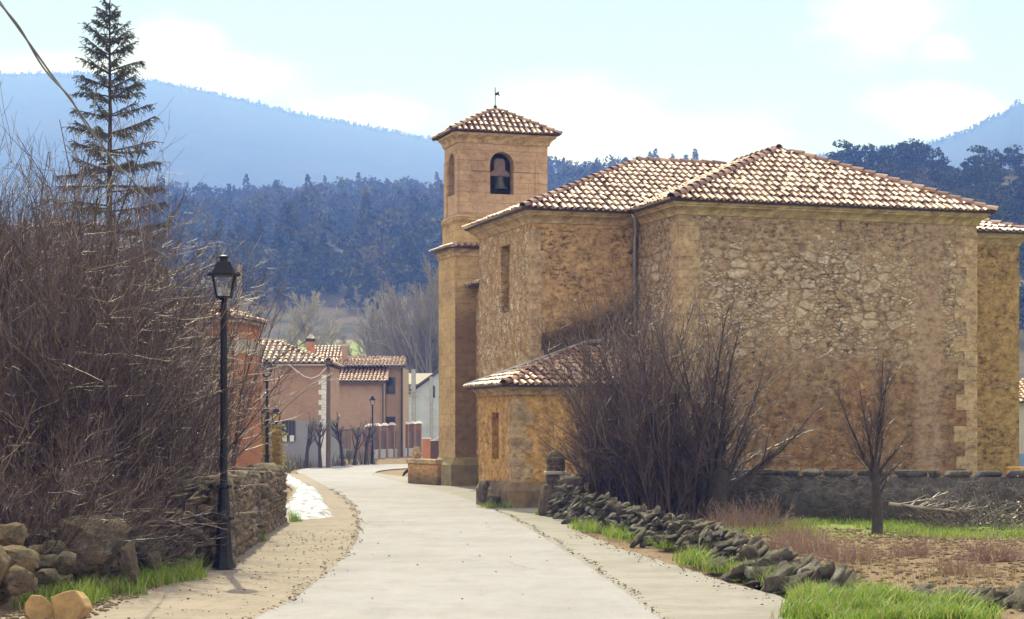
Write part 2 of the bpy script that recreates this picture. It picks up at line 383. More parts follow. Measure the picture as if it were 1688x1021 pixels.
def ashlar(name, base, c2, bw=0.62, bh=0.34, dark=0.3, seed=0.0, joint=(0.10, 0.065, 0.04), stainf=0.5, hstain=None):
    m, t, bs = newmat(name); p, x, y, z, v0 = wallvec(t); v = t.vadd(v0, (seed, seed, 0))
    br = t.n('ShaderNodeTexBrick', offset=0.5, ins={'Scale': 1.0, 'Brick Width': bw, 'Row Height': bh, 'Mortar Size': 0.010, 'Mortar Smooth': 0.4, 'Bias': 0.0,
             'Color1': (*base, 1), 'Color2': (*c2, 1), 'Mortar': (*joint, 1)})
    t.set(br.inputs['Vector'], t.vadd(v, t.vmul(t.noise(v, 1.5, 3, col=True), (0.03, 0.03, 0))))
    med = t.noise(v, 2.6, 6, 0.65); fine = t.noise(v, 24, 5, 0.7); large = t.noise(v, 0.6, 4, 0.6)
    c = t.mix(t.math('MULTIPLY', t.step(med, 0.4, 0.75), 0.45), br.outputs['Color'], tuple(q*0.55 for q in base))
    c = t.mix(t.math('MULTIPLY', fine, 0.35), c, tuple(q*0.6 for q in base))
    c = t.mix(t.math('MULTIPLY', t.step(large, 0.45, 0.7), stainf), c, (0.17, 0.105, 0.06))
    sp = t.math('MULTIPLY', t.step(t.noise(t.vmul(v, (0.8, 2.2, 1)), 4.5, 6, 0.75), 0.56, 0.68), t.step(large, 0.4, 0.6))
    c = t.mix(t.math('MULTIPLY', sp, dark), c, (0.045, 0.03, 0.02))
    if hstain: c = hstain(t, c, x, y, z, med)
    mott = t.noise(t.vmul(v, (1, 1.5, 1)), 4.0, 9, 0.78); c = t.mix(1.0, c, t.ramp(mott, [(0.30, (0.5, 0.45, 0.4)), (0.48, (0.95, 0.94, 0.93)), (0.7, (1.18, 1.18, 1.18))]), 'MULTIPLY')
    t.set(bs.inputs['Base Color'], c); bs.inputs['Roughness'].default_value = 0.9; bs.inputs['Specular IOR Level'].default_value = 0.2
    h = t.math('ADD', t.math('MULTIPLY', br.outputs['Fac'], -0.8), t.math('ADD', t.math('MULTIPLY', fine, 0.4), t.math('MULTIPLY', sp, -1.0)))
    bump(t, bs, h, 0.5, 0.03); return m

def brickmat(name, c1, c2, mortar, lower=None, zl=0.0):
    m, t, bs = newmat(name); p, x, y, z, v = wallvec(t)
    br = t.n('ShaderNodeTexBrick', ins={'Scale': 1.0, 'Brick Width': 0.25, 'Row Height': 0.075, 'Mortar Size': 0.012, 'Color1': (*c1, 1), 'Color2': (*c2, 1), 'Mortar': (*mortar, 1)})
    t.set(br.inputs['Vector'], v); n = t.noise(v, 1.2, 5, 0.6)
    c = t.mix(t.math('MULTIPLY', t.step(n, 0.4, 0.7), 0.4), br.outputs['Color'], tuple(q*0.6 for q in c1))
    if lower: c = t.mix(t.math('SUBTRACT', 1.0, t.step(t.math('ADD', z, t.math('MULTIPLY', n, 0.5)), zl+0.2, zl+0.3)), c, t.mix(n, lower, tuple(q*0.7 for q in lower)))
    t.set(bs.inputs['Base Color'], c); bs.inputs['Roughness'].default_value = 0.9; bump(t, bs, br.outputs['Fac'], -0.4, 0.01); return m

def tile_extra(lichen):
    def f(t, c, r):
        p = t.n('ShaderNodeTexCoord').outputs['Object']
        n = t.step(t.noise(p, 7.0, 4, 0.7), 0.60, 0.68); c = t.mix(t.math('MULTIPLY', n, lichen), c, (0.50, 0.40, 0.09))
        n2 = t.step(t.noise(t.vadd(p, (5, 3, 1)), 16.0, 4, 0.7), 0.52, 0.66); return t.mix(t.math('MULTIPLY', n2, 0.45), c, (0.20, 0.16, 0.13))
    return f
M = {}
M['tile'] = perisland('terracotta_tile', [(0, (0.20, 0.10, 0.07)), (0.3, (0.36, 0.20, 0.13)), (0.65, (0.50, 0.33, 0.23)), (1, (0.62, 0.50, 0.38))], 0.4, 0.6, extra=tile_extra(0.85))
M['tile_clean'] = perisland('terracotta_tile_new', [(0, (0.28, 0.15, 0.09)), (0.5, (0.40, 0.23, 0.14)), (1, (0.48, 0.31, 0.21))], 0.5, 0.5, extra=tile_extra(0.15))
M['tile_bed'] = plain('tile_channel', (0.055, 0.03, 0.03), (0.035, 0.022, 0.024), 9, 0.85, 0.3)  # bed coloured dark for the shade between cover tiles
M['hip'] = perisland('hip_tile', [(0, (0.13, 0.06, 0.05)), (0.6, (0.24, 0.125, 0.095)), (1, (0.4, 0.27, 0.2))], 0.5, 0.5, extra=tile_extra(0.3))
STN = [(0, (0.52, 0.40, 0.28)), (0.25, (0.74, 0.65, 0.52)), (0.5, (0.36, 0.24, 0.145)), (0.75, (0.82, 0.73, 0.60)), (1, (0.44, 0.29, 0.17))]
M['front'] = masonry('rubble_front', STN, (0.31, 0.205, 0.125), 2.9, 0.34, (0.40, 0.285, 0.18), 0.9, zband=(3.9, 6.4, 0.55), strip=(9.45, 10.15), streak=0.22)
def blackstain(t, c, x, y, z, med):
    # soot black damp above the lean-to roof
    h = t.math('SUBTRACT', z, t.math('ADD', t.math('MULTIPLY', x, 0.334), 3.75))
    k = t.math('MULTIPLY', t.math('SUBTRACT', 1.0, t.step(t.math('ADD', h, t.math('MULTIPLY', med, 0.9)), 0.7, 1.25)), t.step(y, -0.4, -0.05))
    return t.mix(t.math('MULTIPLY', k, 0.85), c, (0.025, 0.022, 0.022))
M['wall_a'] = masonry('plaster_over_rubble', STN, (0.36, 0.23, 0.125), 2.9, 0.85, (0.50, 0.325, 0.165), 0.95, streak=0.2, seed=11.0, stain=blackstain)
M['side'] = masonry('rubble_side', [(0, (0.56, 0.43, 0.28)), (0.5, (0.80, 0.70, 0.55)), (1, (0.58, 0.42, 0.27))], (0.36, 0.225, 0.105), 3.8, 0.12, (0.46, 0.30, 0.145), 0.4, seed=23.0)
M['rightblock'] = masonry('rubble_right', STN, (0.28, 0.19, 0.09), 3.0, 0.55, (0.38, 0.25, 0.105), 1.0, seed=31.0)
M['annex'] = masonry('annex_stone', [(0, (0.55, 0.33, 0.13)), (1, (0.48, 0.28, 0.105))], (0.36, 0.20, 0.08), 2.0, 0.95, (0.56, 0.335, 0.13), 0.8, seed=41.0, bstr=0.4)
M['quoin'] = masonry('dressed_quoin', [(0, (0.48, 0.345, 0.19)), (1, (0.54, 0.39, 0.22))], (0.36, 0.25, 0.14), 1.0, 1.0, (0.455, 0.33, 0.20), 0.3, seed=51.0, bstr=0.3)
M['cornice'] = masonry('cornice_stone', [(0, (0.46, 0.335, 0.185)), (1, (0.50, 0.37, 0.205))], (0.3, 0.21, 0.12), 1.0, 1.0, (0.47, 0.345, 0.195), 0.25, seed=71.0, bstr=0.3)
M['tower_up'] = ashlar('belfry_ashlar', (0.52, 0.365, 0.235), (0.46, 0.315, 0.20), 0.62, 0.36, 0.35, 0.0, joint=(0.30, 0.18, 0.10), stainf=0.4)
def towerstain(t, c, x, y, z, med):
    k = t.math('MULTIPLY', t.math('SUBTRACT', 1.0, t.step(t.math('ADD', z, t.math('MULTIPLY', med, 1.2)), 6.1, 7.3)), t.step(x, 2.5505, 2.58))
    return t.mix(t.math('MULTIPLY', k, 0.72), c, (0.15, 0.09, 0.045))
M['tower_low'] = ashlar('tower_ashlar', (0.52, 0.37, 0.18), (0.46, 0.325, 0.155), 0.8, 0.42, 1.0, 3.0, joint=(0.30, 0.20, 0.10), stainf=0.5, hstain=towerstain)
M['plinth'] = plain('mossy_plinth', (0.30, 0.23, 0.09), (0.17, 0.14, 0.07), 2.5, 0.95, 0.5, 0.03)
M['plinth_dark'] = plain('damp_plinth', (0.24, 0.165, 0.085), (0.09, 0.065, 0.04), 2.2, 0.95, 0.6, 0.04)
M['brick4'] = brickmat('dark_brick', (0.27, 0.13, 0.085), (0.22, 0.105, 0.07), (0.26, 0.18, 0.14))
M['dark_in'] = plain('dark_interior', (0.10, 0.075, 0.06), (0.06, 0.05, 0.045), 3, 0.95)
M['bronze'] = plain('bell_bronze', (0.07, 0.07, 0.06), (0.04, 0.045, 0.04), 8, 0.45, 0, 0.01, 0.7)
M['yoke'] = plain('bell_yoke_wood', (0.19, 0.13, 0.115), (0.13, 0.09, 0.08), 6, 0.8, 0.3)
M['iron'] = plain('black_iron', (0.006, 0.006, 0.010), (0.010, 0.010, 0.015), 14, 0.45, 0.08, 0.004, 0.0, 0.22)
M['rust'] = plain('brown_iron', (0.09, 0.055, 0.04), (0.06, 0.045, 0.04), 8, 0.6, 0.1)
M['zinc'] = plain('zinc_pipe', (0.36, 0.36, 0.38), (0.28, 0.27, 0.27), 5, 0.4, 0.05, 0.01, 0.6)
M['wood'] = plain('pole_wood', (0.14, 0.085, 0.055), (0.09, 0.06, 0.045), 5, 0.85, 0.3)
M['concrete'] = plain('grey_concrete', (0.33, 0.31, 0.28), (0.25, 0.24, 0.22), 3, 0.9, 0.3)
M['render_grey'] = plain('grey_render', (0.40, 0.39, 0.40), (0.32, 0.31, 0.33), 1.6, 0.9, 0.2)
M['render_white'] = plain('white_render', (0.50, 0.53, 0.60), (0.38, 0.41, 0.48), 1.2, 0.9, 0.2)
M['render_pink'] = plain('pale_render', (0.45, 0.39, 0.36), (0.38, 0.33, 0.31), 1.6, 0.9, 0.2)
M['render_blue'] = plain('blue_dado', (0.16, 0.24, 0.42), (0.13, 0.2, 0.36), 2, 0.8)
M['brick'] = brickmat('orange_brick', (0.55, 0.20, 0.085), (0.47, 0.16, 0.07), (0.42, 0.25, 0.15))
M['brick2'] = brickmat('pink_brick', (0.38, 0.215, 0.135), (0.33, 0.18, 0.115), (0.35, 0.26, 0.19), lower=(0.30, 0.295, 0.32), zl=2.55)
M['brick3'] = brickmat('tan_brick', (0.42, 0.27, 0.175), (0.37, 0.23, 0.15), (0.36, 0.28, 0.21))
M['brick_y'] = brickmat('yellow_brick', (0.50, 0.33, 0.10), (0.44, 0.27, 0.08), (0.38, 0.27, 0.13))
M['roofsheet'] = plain('old_roof', (0.42, 0.36, 0.26), (0.30, 0.24, 0.18), 2.5, 0.8, 0.4, 0.03)
M['white'] = plain('white_paint', (0.72, 0.71, 0.70), (0.6, 0.58, 0.56), 3, 0.6)
M['stone_trim'] = plain('pale_trim', (0.5, 0.45, 0.38), (0.42, 0.37, 0.31), 4, 0.9, 0.2)
def glassmat(name, c, rough=0.08):
    m, t, bs = newmat(name); bs.inputs['Base Color'].default_value = (*c, 1); bs.inputs['Roughness'].default_value = rough; return m
M['glass_dark'] = glassmat('window_glass', (0.015, 0.018, 0.025))
M['amber'] = glassmat('amber_glass', (0.55, 0.42, 0.16), 0.3)
def clear_glass():
    m, t, bs = newmat('lantern_glass'); tr = t.n('ShaderNodeBsdfTransparent', ins={'Color': (0.93, 0.95, 0.95, 1)}); gl = t.n('ShaderNodeBsdfGlossy', ins={'Roughness': 0.08})
    mx = t.n('ShaderNodeMixShader', ins={0: 0.07}); t.set(mx.inputs[1], tr.outputs[0]); t.set(mx.inputs[2], gl.outputs[0])
    out = [n for n in m.node_tree.nodes if n.type == 'OUTPUT_MATERIAL'][0]; t.set(out.inputs[0], mx.outputs[0]); return m
M['glass'] = clear_glass()
def forest_extra(t, c, r):
    p = t.n('ShaderNodeTexCoord').outputs['Object']; n = t.noise(p, 0.11, 2, 0.5); n2 = t.noise(t.vadd(p, (90, 40, 10)), 0.05, 2, 0.5)
    c = t.mix(1.0, c, t.ramp(n, [(0.35, (0.5, 0.52, 0.5)), (0.5, (1, 1, 1)), (0.66, (1.9, 1.8, 1.6))]), 'MULTIPLY')
    return t.mix(t.math('MULTIPLY', t.step(n2, 0.56, 0.66), 0.6), c, (0.14, 0.11, 0.085))
def stonemat(name, stops, moss=0.25, lich=0.35, scale=1.0):
    m, t, bs = newmat(name); g = t.n('ShaderNodeNewGeometry'); p = t.n('ShaderNodeTexCoord').outputs['Object']
    r = g.outputs['Random Per Island']; n1 = t.noise(p, 5*scale, 6, 0.7); n2 = t.noise(p, 22*scale, 5, 0.7); n3 = t.noise(t.vadd(p, (7, 7, 7)), 3.2*scale, 5, 0.65)
    c = t.mix(t.step(n1, 0.35, 0.7), t.ramp(r, stops), (0.10, 0.085, 0.07)); c = t.mix(t.math('MULTIPLY', n2, 0.5), c, (0.07, 0.06, 0.05))
    up = t.sep(g.outputs['Normal'])[2]
    c = t.mix(t.math('MULTIPLY', t.step(n3, 0.55, 0.66), lich), c, (0.42, 0.41, 0.36))
    c = t.mix(t.math('MULTIPLY', t.math('MULTIPLY', t.step(up, 0.1, 0.8), t.step(n1, 0.42, 0.55)), moss), c, (0.10, 0.12, 0.025))
    bs.inputs['Roughness'].default_value = 0.9; bs.inputs['Specular IOR Level'].default_value = 0.25
    cr = t.noise(p, 9*scale, 8, 0.8, 0.6); c2 = t.mix(1.0, c, t.ramp(cr, [(0.34, (0.25, 0.23, 0.2)), (0.47, (0.9, 0.9, 0.9)), (0.7, (1.35, 1.35, 1.3))]), 'MULTIPLY'); t.set(bs.inputs['Base Color'], c2)
    bump(t, bs, t.math('ADD', t.math('MULTIPLY', cr, 1.2), n1), 1.0, 0.05); return m
M['rock'] = stonemat('fieldstone', [(0, (0.16, 0.12, 0.085)), (0.5, (0.25, 0.18, 0.12)), (1, (0.19, 0.135, 0.09))], 0.22, 0.4)
M['rock_tan'] = stonemat('tan_limestone', [(0, (0.30, 0.195, 0.10)), (0.5, (0.24, 0.17, 0.10)), (1, (0.33, 0.225, 0.12))], 0.25, 0.2)
M['rock_wall'] = stonemat('wall_stone', [(0, (0.42, 0.30, 0.19)), (0.4, (0.32, 0.24, 0.17)), (0.7, (0.36, 0.25, 0.16)), (1, (0.20, 0.155, 0.115))], 0.15, 0.35)
M['rock_grey'] = stonemat('grey_limestone', [(0, (0.13, 0.115, 0.095)), (0.5, (0.25, 0.215, 0.165)), (1, (0.085, 0.075, 0.06))], 0.22, 0.6)
M['clean_tan'] = plain('cut_sandstone', (0.42, 0.27, 0.11), (0.27, 0.175, 0.08), 9, 0.9, 0.8, 0.02)
M['wall_core'] = plain('wall_core', (0.07, 0.06, 0.05), (0.045, 0.04, 0.032), 5, 0.95)
M['grey_wall'] = masonry('grey_churchyard_wall', [(0, (0.085, 0.08, 0.09)), (0.5, (0.16, 0.15, 0.16)), (1, (0.065, 0.06, 0.07))], (0.22, 0.20, 0.195), 2.6, 0.02, (0.17, 0.16, 0.165), 0.6, seed=61.0)
M['coping'] = stonemat('dark_coping', [(0, (0.085, 0.08, 0.095)), (1, (0.13, 0.12, 0.135))], 0.2, 0.1)
M['twig'] = perisland('bare_twig', [(0, (0.034, 0.022, 0.023)), (0.5, (0.072, 0.044, 0.042)), (0.9, (0.13, 0.082, 0.068)), (1, (0.38, 0.30, 0.22))], 0.45, 0.45)  # palest stop puts bright glints into the twig colour
M['twig_dark'] = perisland('dark_twig', [(0, (0.055, 0.037, 0.035)), (0.6, (0.11, 0.070, 0.062)), (0.9, (0.15, 0.10, 0.082)), (1, (0.36, 0.28, 0.20))], 0.45, 0.5)
M['twig_red'] = perisland('dry_red_twig', [(0, (0.20, 0.12, 0.10)), (1, (0.30, 0.19, 0.15))], 0.6, 0.4)
M['twig_pale'] = perisland('pale_twig', [(0, (0.30, 0.25, 0.20)), (1, (0.42, 0.36, 0.28))], 0.7, 0.3)
M['twig_grey'] = perisland('grey_twig', [(0, (0.16, 0.13, 0.12)), (1, (0.25, 0.205, 0.18))], 0.7, 0.3)
M['bark'] = plain('bark', (0.060, 0.046, 0.038), (0.030, 0.024, 0.020), 9, 0.9, 0.7, 0.03)
M['needle'] = perisland('spruce_needles', [(0, (0.030, 0.034, 0.018)), (0.6, (0.055, 0.055, 0.028)), (1, (0.095, 0.08, 0.04))], 0.6, 0.4)
M['pine'] = perisland('pine_foliage', [(0, (0.036, 0.046, 0.028)), (0.6, (0.056, 0.066, 0.038)), (0.9, (0.080, 0.085, 0.052)), (1, (0.12, 0.10, 0.07))], 0.9, 0.0, extra=forest_extra)
M['pine_dark'] = perisland('oak_foliage', [(0, (0.022, 0.032, 0.020)), (0.6, (0.036, 0.048, 0.028)), (1, (0.06, 0.07, 0.042))], 0.9, 0.0, extra=forest_extra)
M['grass'] = perisland('green_grass', [(0, (0.06, 0.125, 0.012)), (0.5, (0.16, 0.265, 0.025)), (0.8, (0.27, 0.35, 0.05)), (0.88, (0.42, 0.36, 0.16)), (1, (0.36, 0.26, 0.13))], 0.5, 0.4, 0.4)
M['dry'] = perisland('dry_grass', [(0, (0.22, 0.13, 0.08)), (0.5, (0.33, 0.22, 0.12)), (1, (0.42, 0.33, 0.17))], 0.7, 0.3, 0.15)
M['litter'] = perisland('leaf_litter', [(0, (0.10, 0.07, 0.045)), (0.6, (0.17, 0.12, 0.075)), (1, (0.26, 0.20, 0.13))], 0.9, 0.2)
M['leaf_dark'] = perisland('bramble_leaf', [(0, (0.05, 0.05, 0.03)), (0.6, (0.10, 0.10, 0.045)), (1, (0.2, 0.16, 0.09))], 0.45, 0.5)
M['ivy'] = perisland('yellow_creeper', [(0, (0.30, 0.22, 0.04)), (0.6, (0.42, 0.32, 0.06)), (1, (0.48, 0.38, 0.12))], 0.6, 0.4, 0.3)
M['fur'] = plain('black_fur', (0.010, 0.010, 0.014), (0.016, 0.015, 0.02), 20, 0.6, 0.3)
M['cable'] = plain('cable', (0.14, 0.14, 0.15), (0.1, 0.1, 0.11), 10, 0.5)
M['fence_red'] = plain('dark_red_panel', (0.10, 0.055, 0.05), (0.07, 0.045, 0.045), 4, 0.6)

def roadmat():
    m, t, bs = newmat('pale_road'); p = t.n('ShaderNodeTexCoord').outputs['Object']
    a = t.noise(p, 0.5, 5, 0.6); b = t.noise(p, 26, 5, 0.8); c0 = t.noise(t.vmul(p, (2.5, 0.35, 1)), 1.0, 5, 0.6); s = t.noise(p, 9, 5, 0.7)
    c = t.mix(t.step(a, 0.35, 0.7), (0.256, 0.247, 0.270), (0.215, 0.206, 0.222)); c = t.mix(t.math('MULTIPLY', t.step(c0, 0.45, 0.7), 0.35), c, (0.285, 0.275, 0.30))
    c = t.mix(t.math('MULTIPLY', t.step(b, 0.48, 0.70), 0.5), c, (0.15, 0.155, 0.14)); c = t.mix(t.math('MULTIPLY', t.step(s, 0.6, 0.75), 0.22), c, (0.2, 0.175, 0.145))
    vc = t.n('ShaderNodeTexVoronoi', feature='DISTANCE_TO_EDGE', ins={'Scale': 0.22, 'Vector': t.vadd(p, t.vmul(t.noise(p, 0.9, 4, col=True), (1.6, 1.6, 0)))})
    ck = t.math('MULTIPLY', t.math('SUBTRACT', 1.0, t.step(vc.outputs['Distance'], 0.0, 0.006)), t.step(t.noise(p, 0.25, 2), 0.5, 0.6))
    c = t.mix(t.math('MULTIPLY', ck, 0.75), c, (0.12, 0.10, 0.085))
    pt = t.noise(t.vmul(p, (1, 0.5, 1)), 2.6, 8, 0.75); c = t.mix(1.0, c, t.ramp(pt, [(0.33, (0.86, 0.855, 0.85)), (0.5, (1, 1, 1)), (0.68, (1.06, 1.06, 1.06))]), 'MULTIPLY')
    t.set(bs.inputs['Base Color'], c); bs.inputs['Roughness'].default_value = 0.8; bs.inputs['Specular IOR Level'].default_value = 0.25
    bump(t, bs, t.math('ADD', b, t.math('MULTIPLY', s, 0.6)), 0.35, 0.012); return m
M['road'] = roadmat()
def pavemat(name, c1, c2, dirt, dd):
    m, t, bs = newmat(name); p = t.n('ShaderNodeTexCoord').outputs['Object']
    a = t.noise(p, 1.1, 6, 0.65); b = t.noise(p, 45, 4, 0.7); s = t.noise(p, 5, 6, 0.72)
    c = t.mix(t.step(a, 0.35, 0.65), c1, c2); c = t.mix(t.math('MULTIPLY', t.step(s, 0.52, 0.66), dd), c, dirt); c = t.mix(t.math('MULTIPLY', t.step(b, 0.5, 0.75), 0.4), c, tuple(q*0.5 for q in c2))
    t.set(bs.inputs['Base Color'], c); bs.inputs['Roughness'].default_value = 0.85; bs.inputs['Specular IOR Level'].default_value = 0.3
    bump(t, bs, t.math('ADD', b, s), 0.4, 0.015); return m
M['pave_l'] = pavemat('earthy_pavement', (0.245, 0.205, 0.170), (0.195, 0.162, 0.13), (0.125, 0.095, 0.07), 0.7)
M['pave_r'] = pavemat('concrete_pavement', (0.245, 0.232, 0.218), (0.19, 0.178, 0.163), (0.15, 0.122, 0.09), 0.45)
def snowmat():
    m, t, bs = newmat('snow'); p = t.n('ShaderNodeTexCoord').outputs['Object']; s = t.noise(p, 4.0, 6, 0.7)
    t.set(bs.inputs['Base Color'], t.mix(t.step(s, 0.46, 0.60), (0.46, 0.51, 0.60), (0.12, 0.125, 0.14))); bs.inputs['Roughness'].default_value = 0.35
    bump(t, bs, t.noise(p, 3.0, 6, 0.7), 1.0, 0.12); return m
M['snow'] = snowmat()
def groundmat():
    m, t, bs = newmat('field_ground'); p = t.n('ShaderNodeTexCoord').outputs['Object']; x, y, z = t.sep(p)
    a = t.noise(p, 0.6, 6, 0.65); b = t.noise(p, 5, 6, 0.7); f = t.noise(p, 28, 5, 0.7)
    soil = t.mix(t.step(b, 0.35, 0.65), (0.205, 0.140, 0.095), (0.265, 0.205, 0.130)); soil = t.mix(t.math('MULTIPLY', t.step(f, 0.45, 0.7), 0.6), soil, (0.10, 0.062, 0.04))
    gr = t.mix(t.step(b, 0.3, 0.7), (0.13, 0.26, 0.03), (0.21, 0.30, 0.05))
    far = t.step(y, 120, 150); gband = t.math('MULTIPLY', t.step(t.math('ADD', y, t.math('MULTIPLY', a, 5)), 33.5, 35.5), t.step(x, 2.0, 4.0))
    g = t.math('MAXIMUM', far, t.math('MULTIPLY', gband, t.step(b, 0.38, 0.55)))
    c = t.mix(g, soil, gr)
    fld = t.step(t.noise(t.vmul(p, (0.35, 1.2, 1)), 0.03, 3, 0.5), 0.54, 0.62); c = t.mix(t.math('MULTIPLY', far, fld), c, (0.20, 0.17, 0.11))
    t.set(bs.inputs['Base Color'], c); bs.inputs['Roughness'].default_value = 0.95; bs.inputs['Specular IOR Level'].default_value = 0.15
    bump(t, bs, t.math('ADD', b, t.math('MULTIPLY', f, 0.5)), 0.9, 0.06); return m
M['ground'] = groundmat()
def hillmat(name, c1, c2, c3, sc):
    m, t, bs = newmat(name); p = t.n('ShaderNodeTexCoord').outputs['Object']
    a = t.noise(p, sc, 6, 0.65); b = t.noise(p, sc*9, 5, 0.7)
    c = t.mix(t.step(a, 0.35, 0.65), c1, c2); c = t.mix(t.step(b, 0.45, 0.68), c, c3)
    t.set(bs.inputs['Base Color'], c); bs.inputs['Roughness'].default_value = 1.0; bs.inputs['Specular IOR Level'].default_value = 0.0; return m
M['hill'] = hillmat('scrub_slope', (0.13, 0.105, 0.075), (0.08, 0.08, 0.05), (0.05, 0.055, 0.035), 0.012)
M['farhill'] = hillmat('far_slope', (0.038, 0.044, 0.030), (0.055, 0.054, 0.040), (0.022, 0.028, 0.02), 0.006)
# ------------------------------------------------------------------ building kit
class Roof:
    """clay tile roof as one mesh: bed, rows of cover tiles, hip and ridge tiles"""
    def __init__(s): s.v = []; s.f = []; s.m = []; s.rng = np.random.default_rng(len(bpy.data.meshes)+3)
    def _add(s, V, Fc, mi):
        b = len(s.v); s.v += [tuple(map(float, p)) for p in V]; s.f += [tuple(b+i for i in f) for f in Fc]; s.m += [mi]*len(Fc)
    @staticmethod
    def inside(p, poly):
        c = False; n = len(poly)
        for i in range(n):
            a, b = poly[i], poly[(i+1) % n]
            if (a[1] > p[1]) != (b[1] > p[1]) and p[0] < (b[0]-a[0])*(p[1]-a[1])/(b[1]-a[1])+a[0]: c = not c
        return c
    def face(s, pts, pitch=0.2, course=0.34, r=0.070, thick=0.05, jit=1.0):
        P = [Vector(p) for p in pts]; U = (P[1]-P[0]).normalized(); N = U.cross(P[2]-P[0]).normalized()
        if N.z < 0: N = -N
        T = N.cross(U)
        if T.z < 0: T = -T
        n = len(P); D = N*-thick
        s._add([tuple(p) for p in P]+[tuple(p+D) for p in P], [tuple(range(n)), tuple(range(2*n-1, n-1, -1))]+[(i, n+i, n+(i+1) % n, (i+1) % n) for i in range(n)], 0)
        q = [((p-P[0]).dot(U), (p-P[0]).dot(T)) for p in P]
        s0, s1 = min(a for a, b in q), max(a for a, b in q); t1 = max(b for a, b in q)
        ns = max(1, round((s1-s0)/pitch)); rng = s.rng
        for i in range(ns):
            sc = s0+(i+0.5)*(s1-s0)/ns
            for k in range(int(t1/course)+1):
                t0 = k*course-(0.07 if k == 0 else 0)+rng.normal(0, 0.012)*jit
                if not s.inside((sc, max(t0, 0)+course*0.45), q): continue
                js = rng.normal(0, 0.010)*jit; ja = rng.normal(0, 0.012)*jit; lift = rng.normal(0.046, 0.007*jit); L = course+0.08
                while L > course*0.5 and not s.inside((sc, t0+L-0.04), q): L -= 0.03
                rs = r*rng.uniform(0.94, 1.06); V = []
                for e, (tt, rr, hh) in enumerate(((t0, rs, lift), (t0+L, rs*0.84, 0.004))):
                    for g in range(7):
                        a = math.pi*g/6; V.append(P[0]+U*(sc+js+(ja if e else 0)+math.cos(a)*rr)+T*tt+N*(hh+math.sin(a)*rr*0.85))
                for g in range(7):                                          # thickness at the open lower end
                    a = math.pi*g/6; rr = rs-0.026; V.append(P[0]+U*(sc+js+math.cos(a)*rr)+T*(t0+0.002)+N*(lift+math.sin(a)*rr*0.85))
                s._add(V, [(g, g+1, 8+g, 7+g) for g in range(6)]+[(g+1, g, 14+g, 15+g) for g in range(6)], 1)
                s._add([v+T*0.03 for v in V[14:21]], [tuple(range(7))], 0)  # dark disc stands for the shade inside the tile end
        return s
    def hip(s, a, b, r=0.105, step=0.33, up=(0, 0, 1), lift=0.06):
        a, b = Vector(a), Vector(b); D = (b-a); L = D.length; D.normalize(); S = D.cross(Vector(up)).normalized(); N = S.cross(D)
        if N.z < 0: N = -N
        for k in range(max(1, int(L/step))):
            t0 = k*step; rr0 = r*s.rng.uniform(0.95, 1.08); V = []
            for tt, rr, hh in ((t0-0.03, rr0, lift), (min(t0+step+0.05, L), rr0*0.8, 0.02)):
                for g in range(7):
                    an = math.pi*g/6; V.append(a+D*tt+S*(math.cos(an)*rr)+N*(hh-0.02+math.sin(an)*rr))
            for g in range(7):
                an = math.pi*g/6; V.append(a+D*(t0-0.028)+S*(math.cos(an)*(rr0-0.02))+N*(lift-0.02+math.sin(an)*(rr0-0.02)))
            s._add(V, [(g, g+1, 8+g, 7+g) for g in range(6)]+[(g+1, g, 14+g, 15+g) for g in range(6)], 2)
        # mortar under the hip
        w = 0.07; V = [a+S*w-N*0.05, a-S*w-N*0.05, b-S*w-N*0.05, b+S*w-N*0.05, a+S*w*0.7+N*0.05, a-S*w*0.7+N*0.05, b-S*w*0.7+N*0.05, b+S*w*0.7+N*0.05]
        s._add(V, [(0, 3, 2, 1), (4, 5, 6, 7), (0, 1, 5, 4), (1, 2, 6, 5), (2, 3, 7, 6), (3, 0, 4, 7)], 0); return s
    def build(s, name, parent=None, mats=None, **kw):
        me = bpy.data.meshes.new(name); me.from_pydata(s.v, [], s.f)
        for m in (mats or [M['tile_bed'], M['tile'], M['hip']]): me.materials.append(m)
        me.polygons.foreach_set('material_index', s.m); return link(name, me, parent, **kw)

def sweep(mb, path, prof, side=1):
    """mouldings: profile (outward, z) along a plan path, mitred; side=1 puts outward on the right of the path"""
    P = [Vector((p[0], p[1])) for p in path]; n = len(P); V = []; k = len(prof)
    for i in range(n):
        d0 = (P[i]-P[i-1]).normalized() if i else (P[1]-P[0]).normalized(); d1 = (P[i+1]-P[i]).normalized() if i < n-1 else d0
        n0 = Vector((d0.y, -d0.x))*side; n1 = Vector((d1.y, -d1.x))*side; m = (n0+n1); m = m/(m.dot(n0))
        for o, z in prof: V.append((P[i].x+m.x*o, P[i].y+m.y*o, z))
    Fc = [(i*k+j, i*k+(j+1) % k, (i+1)*k+(j+1) % k, (i+1)*k+j) for i in range(n-1) for j in range(k)]
    return mb.add(V, Fc+[tuple(range(k-1, -1, -1)), tuple((n-1)*k+j for j in range(k))])

